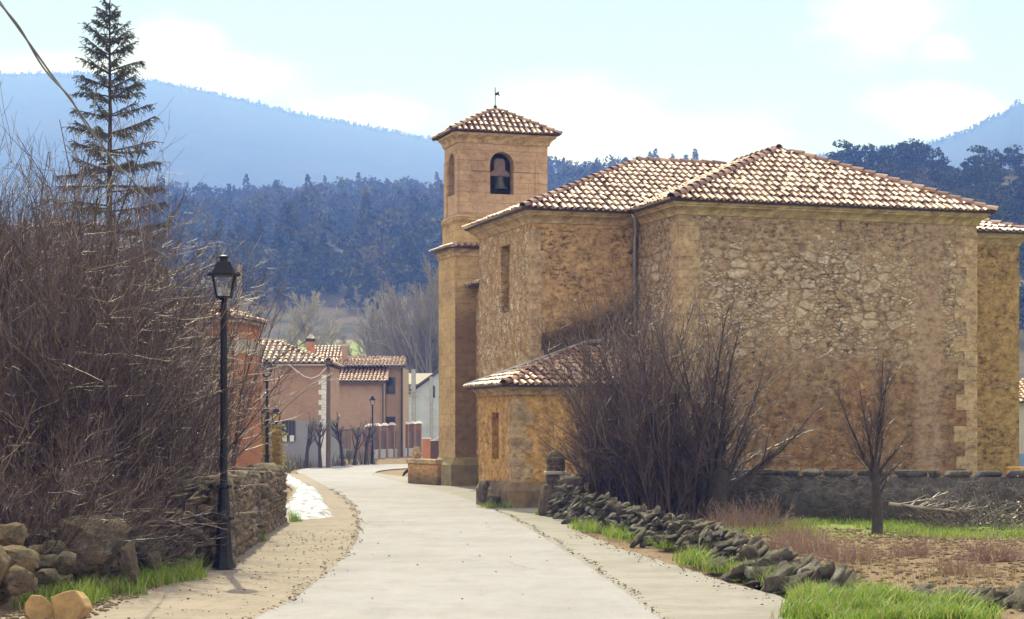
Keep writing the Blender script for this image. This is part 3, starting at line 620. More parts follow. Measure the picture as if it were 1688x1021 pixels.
def wallface(mb, O, U, N, w, z0, z1, ops=(), back=None, inner=None):
    """one wall plane with openings; ops: (u0,u1,za,zb,depth,arch) -> reveal, and a back panel into `back`"""
    O, U, N = Vector(O), Vector(U).normalized(), Vector(N).normalized()
    def pt(u, z, d=0): return tuple(O+U*u+Vector((0, 0, z))-N*d)
    def quad(a, b): mb.poly([pt(a[0], a[1]), pt(b[0], a[1]), pt(b[0], b[1]), pt(a[0], b[1])])
    us = 0.0
    for (u0, u1, za, zb, dep, arch) in sorted(ops):
        if u0 > us: quad((us, z0), (u0, z1))
        if za > z0: quad((u0, z0), (u1, za))
        if arch:
            r = (u1-u0)/2; zs = zb-r; c = (u0+u1)/2; A = [(c-r*math.cos(math.pi*i/12), zs+r*math.sin(math.pi*i/12)) for i in range(13)]
        else: A = [(u0, zb), (u1, zb)]
        for (a, b) in zip(A[:-1], A[1:]): mb.poly([pt(*a), pt(*b), pt(b[0], z1), pt(a[0], z1)])
        loop = [(u0, za)]+A+[(u1, za)]
        for (a, b) in zip(loop, loop[1:]+loop[:1]): mb.poly([pt(*a), pt(*b), pt(b[0], b[1], dep), pt(a[0], a[1], dep)])
        if back is not None: back.poly([pt(a[0], a[1], dep) for a in loop])
        us = u1
    if us < w: quad((us, z0), (w, z1))

# ------------------------------------------------------------------ the church, in its own frame (x along the front, y away from the road)
CA = math.atan2(0.3053, 0.9523); CO = Vector((0.51, 48.0, 0.0)); cu, sn = math.cos(CA), math.sin(CA)
def along(px, b):                                         # where a column of the photo meets the plane y=b
    k = (px-CX)/F; return (k*(CO.y+b*cu)-CO.x+b*sn)/(cu-k*sn)
def depth(px, a):                                         # ... and the plane x=a
    k = (px-CX)/F; return (CO.x+cu*a-k*(CO.y+sn*a))/(sn+k*cu)
def zat(a, b, py): return CH+(HY-py)/F*(CO.y+sn*a+cu*b)
church = thing('church', 'stone village church with tiled hip roofs, blank rubble walls and a square belfry', 'church', CO, CA)
TX, TF, TR = 2.88, -2.82, 11.21                           # transept: left wall, front wall, right wall
EZ = 7.5
nav = MB(); navback = MB()
wallface(nav, (0, 0, 0), (1, 0, 0), (0, -1, 0), TX, -0.6, EZ-0.1)
side = MB(); b0, b1 = depth(841, 0), depth(826, 0)
wallface(side, (0, 4.66, 0), (0, -1, 0), (-1, 0, 0), 4.66, -0.6, EZ-0.1, [(4.66-b1, 4.66-b0, zat(0, 2.3, 516), zat(0, 2.3, 405), 0.22, False)], navback)
nav.box((0.3, 0.3, -0.6), (11.0, 4.6, EZ-0.15))
side.poly([(0, 4.66, -0.6), (0, 4.66, EZ-0.1), (3.3, 4.66, EZ-0.1), (3.3, 4.66, -0.6)])
nav.build('nave_wall', M['wall_a'], church); side.build('nave_side_wall', M['side'], church); navback.build('blocked_window', M['quoin'], church)
fr = MB(); MBq = MB()
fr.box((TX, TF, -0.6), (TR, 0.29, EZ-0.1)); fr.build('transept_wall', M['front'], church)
rb = MB(); RBX = along(1680, -1.4); rb.box((TR, -1.4, -0.6), (RBX, 3.0, 7.15)); rb.build('side_chapel_wall', M['rightblock'], church)
rear = MB(); rear.box((3.3, 4.6, -0.6), (10.5, 16.1, 6.8)); rear.build('rear_nave_wall', M['side'], church)
# dressed corner stones, a little proud of the rubble
rq = np.random.default_rng(5)
def quoins(name, corner, dirs, ztop, wmin, wmax, h=0.36):
    q = MB(); z = -0.3; k = 0
    while z < ztop-0.05:
        hh = min(h*rq.uniform(0.85, 1.2), ztop-z); w = wmax if k % 2 else wmin; w *= rq.uniform(0.9, 1.1); w2 = wmin if k % 2 else wmax
        cx, cy = corner; (ax, ay), (bx, by) = dirs; e = 0.007+0.006*rq.random()
        x0, x1 = sorted((cx-e*np.sign(ax+bx), cx+ax*w+bx*w2)); y0, y1 = sorted((cy-e*np.sign(ay+by), cy+ay*w+by*w2))
        q.box((x0, y0, z+0.003), (x1, y1, z+hh-0.003)); z += hh; k += 1
    return q.build(name, M['quoin'], church, bevel=0.004)
quoins('corner_quoins', (TX, TF), ((1, 0), (0, 1)), 7.0, 0.5, 0.62)
quoins('corner_quoins', (TR, TF), ((-1, 0), (0, 1)), 7.0, 0.34, 0.62)
quoins('corner_quoins', (0, 0), ((1, 0), (0, 1)), 7.0, 0.24, 0.34, 0.42)
PROF = [(0.003, EZ-0.34), (0.03, EZ-0.33), (0.05, EZ-0.28), (0.09, EZ-0.22), (0.15, EZ-0.165), (0.17, EZ-0.15), (0.21, EZ-0.15), (0.21, EZ-0.10), (0.25, EZ-0.10), (0.25, EZ-0.02), (0.003, EZ-0.02)]
c = MB(); sweep(c, [(TX, 0.0), (0, 0), (0, 4.66), (1.5, 4.66)], PROF, -1); c.build('cornice', M['cornice'], church)
c = MB(); sweep(c, [(TX, -0.28), (TX, TF), (TR, TF), (TR, 0.2)], PROF, 1); c.build('cornice', M['cornice'], church)
c = MB(); sweep(c, [(TR+0.01, -1.4), (RBX, -1.4), (RBX, 3.0)], [(o*0.8, z-0.32) for o, z in PROF], 1); c.build('cornice', M['cornice'], church)
# roofs
E = 0.34; RZ = 9.38
N0 = (-E, -E, EZ); N1 = (-E, 5.0, EZ); NR = (4.2, 3.3, RZ)
TE0 = (TX-E, TF-E, EZ); TE1 = (TR+E, TF-E, EZ); TA = (7.0, 0.15, RZ); TB = (7.0, 3.3, RZ)
sl = (RZ-EZ)/(3.3+E); slt = (RZ-EZ)/(7.0-TX+E)
V0 = (TX-E, -E, EZ)
nr = Roof(); nr.face([N0, V0, TB, NR]); nr.face([N1, N0, NR]); nr.face([(9.5, 6.9, EZ), (4.2, 6.9, EZ), NR, (9.5, 3.3, RZ)]); nr.face([(4.2, 6.9, EZ), N1, NR])
nr.hip(N0, NR); nr.hip(NR, (7.0, 3.3, RZ), 0.12, lift=0.035); nr.build('nave_roof', church)
tr_ = Roof(); tr_.face([TE0, TE1, TA]); tr_.face([V0, TE0, TA, TB]); tr_.face([TE1, (TR+E, 6.9, EZ), TB, TA])
tr_.hip(TE0, TA, 0.115); tr_.hip(TE1, TA, 0.115); tr_.hip(TA, TB); tr_.build('transept_roof', church)
RQ = 7.18; rr_ = Roof(); r0 = (TR+0.02, -1.4-0.3, RQ); r1 = (RBX+0.3, -1.7, RQ); r2 = (RBX+0.3, 5.5, RQ); ra = (RBX-3.1, 1.9, RQ+1.25)
rr_.face([r0, r1, ra, (TR+0.02, 1.9, RQ+1.25)] if ra[0] > TR else [r0, r1, (TR+0.02, -1.7+RBX+0.3-TR, RQ+(RBX+0.3-TR)*0.36)])
rr_.face([r1, r2, (TR+0.02, 1.9, RQ+0.9)]); rr_.hip(r1, (TR+0.05, -1.7+RBX+0.25-TR, RQ+(RBX+0.25-TR)*0.36)); rr_.build('side_chapel_roof', church)
br_ = Roof(); br_.face([(3.0, 16.0, 6.8), (3.0, 4.7, 6.8), (6.9, 4.7, 8.4), (6.9, 16.0, 8.4)], 0.3, 0.5, 0.12); br_.face([(10.8, 4.7, 6.8), (10.8, 16.0, 6.8), (6.9, 16, 8.4), (6.9, 4.7, 8.4)], 0.3, 0.5, 0.12)
br_.build('rear_nave_roof', church)
# downpipe in the valley
dp = MB(); dp.tube([(TX-0.28, -0.36, EZ-0.05), (TX-0.2, -0.34, EZ-0.18), (TX-0.1, -0.14, EZ-0.5), (TX-0.1, -0.09, EZ-0.7), (TX-0.1, -0.09, 4.5)], 0.05, 8)
for z in (6.6, 5.4): dp.lathe([(0.062, z), (0.062, z+0.05)], 8, (TX-0.1, -0.09, 0))
dp.build('downpipe', M['zinc'], church, smooth_=True)
# lean-to sacristy
AX, AF = -1.42, -2.90; AZ = 2.93
an = MB(); ab = MB(); d0, d1 = depth(822.5, AX), depth(811, AX)
wallface(an, (AX, 0, 0), (0, -1, 0), (-1, 0, 0), 2.90, -0.6, AZ-0.05, [(-d1, -d0, zat(AX, (d0+d1)/2, 757), zat(AX, (d0+d1)/2, 680), 0.16, False)], ab)
wallface(an, (AX, AF, 0), (1, 0, 0), (0, -1, 0), TX-AX, -0.6, AZ-0.05)
an.poly([(AX, 0.0, -0.6), (AX, 0.0, AZ), (-0.01, 0.0, AZ+0.45), (-0.01, 0.0, -0.6)])
an.build('sacristy_wall', M['annex'], church); ab.build('slit_window', M['quoin'], church)
quoins('corner_quoins', (AX, AF), ((1, 0), (0, 1)), 2.62, 0.3, 0.46, 0.34)
c = MB(); sweep(c, [(AX, -0.02), (AX, AF), (TX, AF)], [(0.005, AZ-0.22), (0.07, AZ-0.22), (0.07, AZ-0.14), (0.2, AZ-0.06), (0.2, AZ-0.02), (0.005, AZ-0.02)], 1); c.build('cornice', M['cornice'], church)
ar = Roof(); A0 = (-1.76, -3.22, AZ); A1 = (TX, -3.22, AZ); AH = (1.45, -0.015, AZ+1.08); A2 = (-1.76, -0.015, AZ)
ar.face([A0, A1, (TX, -0.015, AZ+1.08), AH]); ar.face([A2, A0, AH]); ar.hip(A0, AH, 0.1); ar.build('sacristy_roof', church)
fl = MB(); fl.tube([(-1.8, -0.06, AZ+0.06), (-0.2, -0.06, AZ+0.62), (1.5, -0.06, AZ+1.22), (1.9, -0.06, AZ+1.24)], 0.05, 6); fl.build('roof_flashing', M['zinc'], church)
ft = MB(); ft.add([(AX-0.16, AF-0.14, -0.3), (TX, AF-0.14, -0.3), (TX, AF-0.14, 0.42), (AX-0.16, AF-0.14, 0.42), (TX, AF-0.03, 0.62), (AX-0.03, AF-0.03, 0.62), (AX-0.16, -0.3, -0.3), (AX-0.16, -0.3, 0.42), (AX-0.03, -0.3, 0.62)],
                  [(0, 1, 2, 3), (3, 2, 4, 5), (0, 3, 7, 6), (3, 5, 8, 7)]); ft.build('plinth', M['plinth_dark'], church)
# tower
tower = bpy.data.objects.new('tower', None); COL.objects.link(tower); tower.parent = church
LX0, LY0, LX1, LY1 = 2.55, 15.98, 6.1, 18.05; UX0, UY0, UX1, UY1 = 2.72, 16.13, 5.93, 17.9
LZ = zat(LX0, LY0, 412); UZ = 12.02
t = MB(); t.box((LX0, LY0, -0.5), (LX1, LY1, LZ)); t.build('tower_shaft', M['tower_low'], tower)
t = MB(); t.add(*(lambda x0, y0, x1, y1, p, z0, z1, z2: ([(x0-p, y0-p, z0), (x1, y0-p, z0), (x1, y1, z0), (x0-p, y1, z0), (x0-p, y0-p, z1), (x1, y0-p, z1), (x1, y1, z1), (x0-p, y1, z1), (x0-0.01, y0-0.01, z2), (x1, y0-0.01, z2), (x1, y1, z2), (x0-0.01, y1, z2)],
      [(0, 1, 5, 4), (1, 2, 6, 5), (2, 3, 7, 6), (3, 0, 4, 7), (4, 5, 9, 8), (5, 6, 10, 9), (6, 7, 11, 10), (7, 4, 8, 11)]))(LX0, LY0, LX1, LY1, 0.2, -0.5, 0.72, 0.98))
t.build('tower_plinth', M['plinth'], tower)
c = MB(); sweep(c, [(LX0, LY1), (LX0, LY0), (LX1, LY0)], [(0.0, LZ-0.2), (0.04, LZ-0.2), (0.06, LZ-0.1), (0.14, LZ-0.02), (0.14, LZ+0.06), (0.0, LZ+0.06)], 1); c.build('string_course', M['cornice'], tower)
sr = Roof(); z0, z1 = LZ+0.08, LZ+0.26
sr.face([(LX0-0.28, LY1+0.1, z0), (LX0-0.28, LY0-0.28, z0), (UX0, UY0, z1), (UX0, LY1+0.1, z1)], 0.2, 0.5, 0.07); sr.face([(LX0-0.28, LY0-0.28, z0), (LX1, LY0-0.28, z0), (LX1, UY0, z1), (UX0, UY0, z1)], 0.2, 0.5, 0.07)
sr.build('setoff_tiles', tower)
bz = zat(UX0, UY0, 357)                                     # base course of the belfry
t = MB(); t.box((UX0-0.06, UY0-0.06, LZ+0.05), (UX1+0.06, UY1+0.06, bz)); sweep(t, [(UX0, UY1), (UX0, UY0), (UX1, UY0)], [(0.06, bz-0.22), (0.13, bz-0.12), (0.13, bz), (0.0, bz+0.1), (0.0, bz-0.22)], 1)
t.build('belfry_base', M['tower_low'], tower)
RO = (UX1-along(822, UY1), UX1-along(814, UY1), zat(4, UY1, 307), zat(4, UY1, 295))
t = MB(); ins = MB(); oa, ob = along(808, UY0)-UX0, along(847, UY0)-UX0; sz, az = zat(4, UY0, 320), zat(4, UY0, 250)
wallface(t, (UX0, UY0, 0), (1, 0, 0), (0, -1, 0), UX1-UX0, bz, UZ, [(oa, ob, sz, az, 0.42, True)])
wallface(t, (UX0, UY1, 0), (0, -1, 0), (-1, 0, 0), UY1-UY0, bz, UZ, [(0.5, 1.25, sz, az, 0.42, True)])
wallface(t, (UX1, UY1, 0), (-1, 0, 0), (0, 1, 0), UX1-UX0, bz, UZ, [RO+(0.42, False)])
wallface(t, (UX1, UY0, 0), (0, 1, 0), (1, 0, 0), UY1-UY0, bz, UZ, [])
t.build('belfry_wall', M['tower_up'], tower)
g = 0.42
wallface(ins, (UX0+g, UY0+g, 0), (1, 0, 0), (0, -1, 0), UX1-UX0-2*g, sz, UZ, [(oa-g, ob-g, sz+0.001, az, -0.001, True)])
wallface(ins, (UX0+g, UY1-g, 0), (0, -1, 0), (-1, 0, 0), UY1-UY0-2*g, sz, UZ, [(0.5-g, 1.25-g if 1.25-g < UY1-UY0-2*g else UY1-UY0-2*g, sz+0.001, az, -0.001, True)])
wallface(ins, (UX1-g, UY1-g, 0), (-1, 0, 0), (0, 1, 0), UX1-UX0-2*g, sz, UZ, [(RO[0]-g, RO[1]-g, RO[2]+0.001, RO[3]-0.001, -0.001, False)])
ins.poly([(UX0+0.1, UY0+0.1, UZ-0.3), (UX1-0.1, UY0+0.1, UZ-0.3), (UX1-0.1, UY1-0.1, UZ-0.3), (UX0+0.1, UY1-0.1, UZ-0.3)])
ins.poly([(UX0+0.1, UY0+0.1, sz-0.003), (UX1-0.1, UY0+0.1, sz-0.003), (UX1-0.1, UY1-0.1, sz-0.003), (UX0+0.1, UY1-0.1, sz-0.003)])
ins.build('belfry_interior', M['dark_in'], tower)
t = MB(); iz0, iz1 = zat(4, UY0, 283), zat(4, UY0, 272)
W_ = UX1-UX0
for x0, x1 in ((0.02, 0.46), (W_-0.46, W_-0.02)): t = MB(); t.box((UX0+x0, UY0-0.035, bz+0.1), (UX0+x1, UY0+0.01, UZ-0.75)); t.build('pilaster', M['tower_up'], tower, bevel=0.006)
for y0, y1 in ((0.02, 0.4), (1.37, 1.75)): t = MB(); t.box((UX0-0.035, UY0+y0, bz+0.1), (UX0+0.01, UY0+y1, UZ-0.75)); t.build('pilaster', M['tower_up'], tower, bevel=0.006)
t = MB()
for x0, x1 in ((0.47, oa-0.02), (ob+0.02, W_-0.47)): t = MB(); t.box((UX0+x0, UY0-0.03, iz0), (UX0+x1, UY0+0.01, iz1)); t.build('impost_band', M['tower_up'], tower, bevel=0.006)
c = MB(); sweep(c, [(UX0, UY1), (UX0, UY0), (UX1, UY0), (UX1, UY1), (UX0+0.01, UY1)], [(0.0, UZ-0.28), (0.05, UZ-0.28), (0.09, UZ-0.16), (0.2, UZ-0.04), (0.24, UZ-0.04), (0.24, UZ+0.05), (0.0, UZ+0.05)], 1); c.build('tower_cornice', M['cornice'], tower)
e = 0.34; tz = UZ+0.1; q0, q1, q2, q3 = (UX0-e, UY0-e, tz), (UX1+e, UY0-e, tz), (UX1+e, UY1+e, tz), (UX0-e, UY1+e, tz)
ap = ((UX0+UX1)/2-0.02, (UY0+UY1)/2, zat(4.3, 17, 181))
r = Roof(); r.face([q0, q1, ap], 0.2, 0.3); r.face([q1, q2, ap], 0.2, 0.3); r.face([q2, q3, ap], 0.2, 0.3); r.face([q3, q0, ap], 0.2, 0.3)
for q in (q0, q1, q2, q3): r.hip(q, ap, 0.1, 0.3)
r.build('tower_roof', tower)
wv = MB(); wv.tube([(ap[0], ap[1], ap[2]), (ap[0], ap[1], ap[2]+0.78)], 0.014, 6); wv.lathe([(0.01, 0.02), (0.06, 0.06), (0.06, 0.12), (0.01, 0.17)], 8, ap)
zz = ap[2]+0.52; wv.prism([(ap[0]+0.0, ap[1], zz+0.06), (ap[0]+0.1, ap[1], zz+0.1), (ap[0]+0.17, ap[1], zz+0.13), (ap[0]+0.13, ap[1], zz+0.06), (ap[0]+0.18, ap[1], zz-0.03), (ap[0]+0.09, ap[1], zz), (ap[0], ap[1], zz-0.03)], (0, 0.012, 0))
wv.build('weather_vane', M['iron'], tower)
# bell hung in the front arch
M_ch = Matrix.Translation(CO) @ Matrix.Rotation(CA, 4, 'Z')
bc = M_ch @ Vector((UX0+(oa+ob)/2, UY0+0.3, zat(4, UY0, 288)))
bell = thing('bell', 'dark bronze bell hanging from a wooden yoke in the arched belfry opening', 'bell', bc, CA)
b = MB(); b.lathe([(0.05, 0.0), (0.13, -0.01), (0.16, -0.06), (0.175, -0.2), (0.21, -0.34), (0.26, -0.43), (0.29, -0.47), (0.26, -0.475), (0.2, -0.4)], 20); b.build('bell_body', M['bronze'], bell, smooth_=True)
b = MB(); b.prism([(-0.4, -0.05, -0.02), (0.4, -0.05, -0.02), (0.36, -0.05, 0.1), (0.2, -0.05, 0.2), (0.2, -0.05, 0.52), (0.12, -0.05, 0.6), (-0.12, -0.05, 0.6), (-0.2, -0.05, 0.52), (-0.2, -0.05, 0.2), (-0.36, -0.05, 0.1)], (0, 0.16, 0)); b.build('yoke', M['yoke'], bell, bevel=0.015)
b = MB(); b.tube([(0, 0.02, -0.1), (0.02, 0.02, -0.52)], 0.02, 6); b.lathe([(0.02, -0.58), (0.045, -0.54), (0.02, -0.5)], 8, (0.02, 0.02, 0)); b.build('clapper', M['iron'], bell)
# ------------------------------------------------------------------ ground and roads
def catmull(P, n=6):
    P = [np.array(p, float) for p in P]; out = []
    for i in range(len(P)-1):
        p0, p1, p2, p3 = P[max(i-1, 0)], P[i], P[i+1], P[min(i+2, len(P)-1)]
        for k in range(n):
            t = k/n; out.append(0.5*((2*p1)+(-p0+p2)*t+(2*p0-5*p1+4*p2-p3)*t*t+(-p0+3*p1-3*p2+p3)*t**3))
    out.append(P[-1]); return np.array(out)
RL = [(-2.75, 4), (-2.7, 10), (-2.56, 17.85), (-2.44, 20.2), (-2.5, 26), (-2.75, 32), (-3.3, 39), (-4.24, 48), (-5.6, 58), (-7.4, 70), (-9.2, 82), (-10.5, 92), (-10.6, 101), (-9.2, 108), (-6.0, 113), (0, 117), (14, 121)]
RR = [(2.3, 4), (1.95, 10), (1.5, 18.5), (1.38, 21), (1.1, 26), (0.7, 32), (0.1, 39.5), (-0.8, 48), (-2.0, 57.5), (-4.0, 69.5), (-5.7, 81), (-6.35, 87.5), (-6.35, 93), (-5.6, 98), (-4, 101), (0, 104), (14, 108)]
RLc, RRc = catmull(RL), catmull(RR)
def edge_x(c, Y): return np.interp(Y, c[:80, 1], c[:80, 0])
def gheight(X, Y):
    """height of the ground sheet"""
    X = np.asarray(X, float); Y = np.asarray(Y, float)
    z = np.full(np.broadcast(X, Y).shape, -0.05)
    rise = np.maximum(0, Y-150); z = z+0.1*rise*smooth(Y, 150, 230)
    z = z+0.75*(1-smooth(X, -6.2, -4.75))*(1-smooth(Y, 36, 46))                      # garden behind the left wall stands higher
    vl = -4.6-(Y-40)*0.12
    z = z+0.35*(1-smooth(X-np.interp(Y, [40, 60, 82, 92, 101, 108, 113.5, 117, 122, 135], [-4.5, -6.6, -9.9, -10.9, -11.0, -9.7, -6.6, -2, 8, 60]), -2.5, -0.3))*smooth(Y, 40, 60)
    P = np.stack([X, Y, X*0], -1)
    off = smooth(np.abs(X-np.interp(Y, [0, 50, 90], [-0.5, -2, -7])), 3.5, 7.0)
    z = z+fbm(P, 0.35, 2, 4)*0.16*off+fbm(P, 2.6, 9, 3)*0.09*off*(1-smooth(Y, 60, 120))
    rr = X-np.interp(Y, [15, 20, 30, 38, 41], [5.0, 3.8, 2.7, 1.6, 1.2])
    z = z+0.10*smooth(rr, 0.2, 1.5)*(1-smooth(Y, 26, 33))+0.05*smooth(rr, 0.2, 1.5)*smooth(Y, 26, 33)*(1-smooth(Y, 38, 42))
    return z
def gz(x, y): return float(gheight(np.array([x]), np.array([y]))[0])
ys = np.concatenate([np.linspace(2, 16, 20), np.linspace(16.2, 46, 190), np.linspace(46.6, 130, 110), np.linspace(133, 500, 70), np.linspace(520, 6000, 30)])
xs0 = np.concatenate([-np.geomspace(16, 3000, 40)[::-1], np.linspace(-15.8, 15.8, 200), np.geomspace(16, 3000, 40)])
GX, GY = np.meshgrid(xs0, ys); GZ = gheight(GX, GY); GZ = np.where(GY > 480, np.minimum(GZ, gheight(GX*0, GX*0+480)), GZ)
ny, nx = GX.shape; I = np.arange(ny*nx).reshape(ny, nx)
g = link('ground', fast_mesh('ground', np.stack([GX, GY, GZ], -1).reshape(-1, 3), np.stack([I[:-1, :-1], I[:-1, 1:], I[1:, 1:], I[1:, :-1]], -1).reshape(-1, 4), M['ground'], smooth_=True)); tag(g, kind='structure')
def ribbon(name, A, B, m, z, nc=12, rag=0.0, seed=0, zf=None):
    A, B = np.asarray(A), np.asarray(B); t = np.linspace(0, 1, nc)[None, :, None]; P = A[:, None]*(1-t)+B[:, None]*t
    if rag:
        k = (fbm(np.concatenate([P[:, -1], P[:, -1, :1]*0], 1), 1.6, seed, 3))*rag; P[:, -1, 0] += k
        k = (fbm(np.concatenate([P[:, 0], P[:, 0, :1]*0], 1), 1.6, seed+5, 3))*rag*0.6; P[:, 0, 0] += k
    Z = np.full(P.shape[:2], z)+fbm(np.concatenate([P, P[..., :1]*0], -1), 0.5, 4, 3)*0.006
    if zf is not None: Z = Z+zf(P, np.linspace(0, 1, nc)[None, :])
    V = np.concatenate([P, Z[..., None]], -1).reshape(-1, 3); n, k = P.shape[:2]; I = np.arange(n*k).reshape(n, k)
    o = link(name, fast_mesh(name, V, np.stack([I[:-1, :-1], I[:-1, 1:], I[1:, 1:], I[1:, :-1]], -1).reshape(-1, 4), m, smooth_=True)); return tag(o, kind='structure')
ribbon('road', RLc, RRc, M['road'], 0.0)
def dens(P, step):
    P = np.array(P, float); s = np.concatenate([[0], np.cumsum(np.linalg.norm(np.diff(P, axis=0), axis=1))]); u = np.arange(0, s[-1], step)
    return np.stack([np.interp(u, s, P[:, 0]), np.interp(u, s, P[:, 1])], 1)
yl = np.arange(6, 84, 0.25)
wl = np.interp(yl, [6, 18, 24, 30, 37, 42, 50, 60, 70, 84], [-5.0, -4.9, -4.5, -4.6, -5.0, -5.0, -5.9, -7.0, -8.6, -10.2])
ribbon('left_pavement', np.stack([wl, yl], 1), np.stack([edge_x(RLc, yl)+0.22, yl], 1), M['pave_l'], 0.012, 24, 0.3, 3, zf=lambda P, t: -0.02*smooth(t, 0.9, 1.0)+0*P[..., 0])
yr = np.arange(6, 86, 0.25)
wr = np.interp(yr, [6, 17, 19.5, 23.8, 28, 33.3, 39.3, 42, 44, 48, 60, 66, 80, 86], [4.0, 3.3, 3.0, 2.3, 1.75, 1.25, 1.1, 2.5, 3.0, 2.6, 0.5, -1.0, -4.9, -6.2])
ribbon('right_pavement', np.stack([edge_x(RRc, yr)-0.2, yr], 1), np.stack([wr, yr], 1), M['pave_r'], 0.012, 24, 0.3, 8, zf=lambda P, t: -0.02*(1-smooth(t, 0.0, 0.1))+0*P[..., 0])
# patch of old snow on the inside of the bend
ysn = np.arange(38.5, 84, 0.3); sL = np.interp(ysn, [38.5, 41, 48, 60, 75, 84], [-4.55, -4.9, -5.75, -6.9, -9.3, -10.4]); sR = np.interp(ysn, [38.5, 40, 45, 55, 66, 78, 84], [-3.95, -3.75, -4.35, -5.55, -7.25, -9.25, -10.2])
o = ribbon('snow_patch', np.stack([sL, ysn], 1), np.stack([sR, ysn], 1), M['snow'], -0.035, 22, 0.7, 12,
       zf=lambda P, t: 0.20*np.sin(np.pi*t)**0.6*np.clip(0.5+2.6*fbm(np.concatenate([P, P[..., :1]*0], -1), 1.6, 21, 4), 0, 1.4))
tag(o, kind='structure')
# debris along the road edges
def litter(name, C, m, s0=0.010, s1=0.036, seed=1):
    rng = np.random.default_rng(seed); S = Soup(); n = len(C); V, Fc = ico(1); k = len(V)
    sc = rng.uniform(s0, s1, (n, 1, 1))*np.stack([rng.uniform(0.6, 1.4, n), rng.uniform(0.6, 1.4, n), rng.uniform(0.25, 0.6, n)], 1)[:, None, :]
    VV = V[None]*sc*rng.uniform(0.7, 1.3, (n, k, 1))*0.5+np.asarray(C)[:, None, :]; S.add(VV, (Fc[None]+(np.arange(n)*k)[:, None, None]).reshape(-1, 3))
    return tag(link(name, S.mesh(name, m)), kind='stuff')
rng = np.random.default_rng(31); C = []
y = rng.uniform(17, 60, 800); C.append(np.stack([edge_x(RLc, y)+0.12+0.05*np.sin(y*1.7)+rng.normal(-0.02, 0.05, len(y)), y, y*0+0.035], 1))
y = rng.uniform(16, 46, 420); C.append(np.stack([edge_x(RRc, y)-0.1+0.04*np.sin(y*1.3)+rng.normal(0.0, 0.035, len(y)), y, y*0+0.04], 1))
y = rng.uniform(17, 34, 380); C.append(np.stack([rng.uniform(0, 1, len(y))**0.7*(edge_x(RLc, y)+4.3)-4.3, y, y*0+0.035], 1))
y = rng.uniform(17, 40, 45); C.append(np.stack([rng.uniform(-2.2, 0.8, len(y)), y, y*0+0.012], 1))
y = rng.uniform(18.5, 33, 260); C.append(np.stack([np.interp(y, [17, 19.5, 23.8, 28, 33.3], [3.1, 2.7, 2.15, 1.6, 1.1])+rng.normal(0, 0.12, len(y)), y, y*0+0.045], 1))
litter('leaf_litter', np.concatenate(C), M['litter'])

# ------------------------------------------------------------------ hills
def hill(name, m, pxs, ridge, d0, z0, dr, seed, amp, rows=60, back=0.5):
    """land rising from distance d0 to a ridge line at distance dr whose skyline rows in the photo are `ridge`"""
    u = (np.asarray(pxs)-CX)/F; zr = CH+(HY-np.asarray(ridge))/F*dr; t = np.concatenate([np.linspace(0, 1, rows), 1+np.linspace(0.05, 1, 12)*back])
    D = d0+(dr-d0)*t; prof = np.where(t <= 1, t**0.85, 1-(t-1)*0.9)
    X = u[None]*D[:, None]; Y = np.repeat(D[:, None], len(u), 1); Z = z0+(zr[None]-z0)*prof[:, None]
    P = np.stack([X, Y, X*0], -1); w = np.clip(t, 0, 1)[:, None]; Z = Z+fbm(P, 4.0/dr, seed, 4)*amp*w*np.clip(1.15-w, 0.12, 1)*3
    n, k = X.shape; I = np.arange(n*k).reshape(n, k)
    o = link(name, fast_mesh(name, np.stack([X, Y, Z], -1).reshape(-1, 3), np.stack([I[:-1, :-1], I[:-1, 1:], I[1:, 1:], I[1:, :-1]], -1).reshape(-1, 4), m, smooth_=True)); tag(o, kind='structure')
    return (u, D, Z)
def hsample(H, uu, dd):
    u, D, Z = H; i = np.clip(np.interp(uu, u, np.arange(len(u))), 0, len(u)-1.001); j = np.clip(np.interp(dd, D, np.arange(len(D))), 0, len(D)-1.001)
    i0, j0 = i.astype(int), j.astype(int); fi, fj = i-i0, j-j0
    return (Z[j0, i0]*(1-fi)+Z[j0, i0+1]*fi)*(1-fj)+(Z[j0+1, i0]*(1-fi)+Z[j0+1, i0+1]*fi)*fj
px = np.linspace(-900, 2600, 260)
far = hill('far_mountain', M['farhill'], px, np.interp(px, [-900, -300, 0, 150, 250, 330, 420, 500, 600, 700, 800, 950, 1100, 1300, 1500, 2600], [150, 124, 121, 121, 133, 148, 170, 190, 208, 228, 250, 281, 300, 330, 350, 400]), 1300, 60, 3000, 3, 25)
px = np.linspace(800, 2600, 200)
far2 = hill('far_peak', M['farhill'], px, np.interp(px, [800, 900, 1000, 1200, 1300, 1400, 1460, 1540, 1600, 1640, 1662, 1672, 1690, 1800, 2000, 2600], [300, 296, 290, 280, 266, 252, 247, 238, 216, 195, 187, 174, 172, 168, 190, 260]), 1100, 50, 2300, 5, 14)
px = np.linspace(-700, 1600, 220)
mid = hill('forested_hill', M['hill'], px, np.interp(px, [-700, 100, 280, 350, 430, 500, 600, 730, 850, 905, 1000, 1150, 1300, 1600], [396, 364, 360, 358, 357, 354, 351, 353, 336, 322, 314, 304, 300, 300]), 330, 17.8, 850, 11, 3)
px = np.linspace(1180, 2600, 140)
rh = hill('wooded_hillside', M['hill'], px, np.interp(px, [1180, 1300, 1360, 1400, 1500, 1560, 1620, 1688, 1900, 2600], [330, 285, 272, 276, 276, 282, 276, 278, 270, 300]), 190, 3.0, 390, 17, 2)

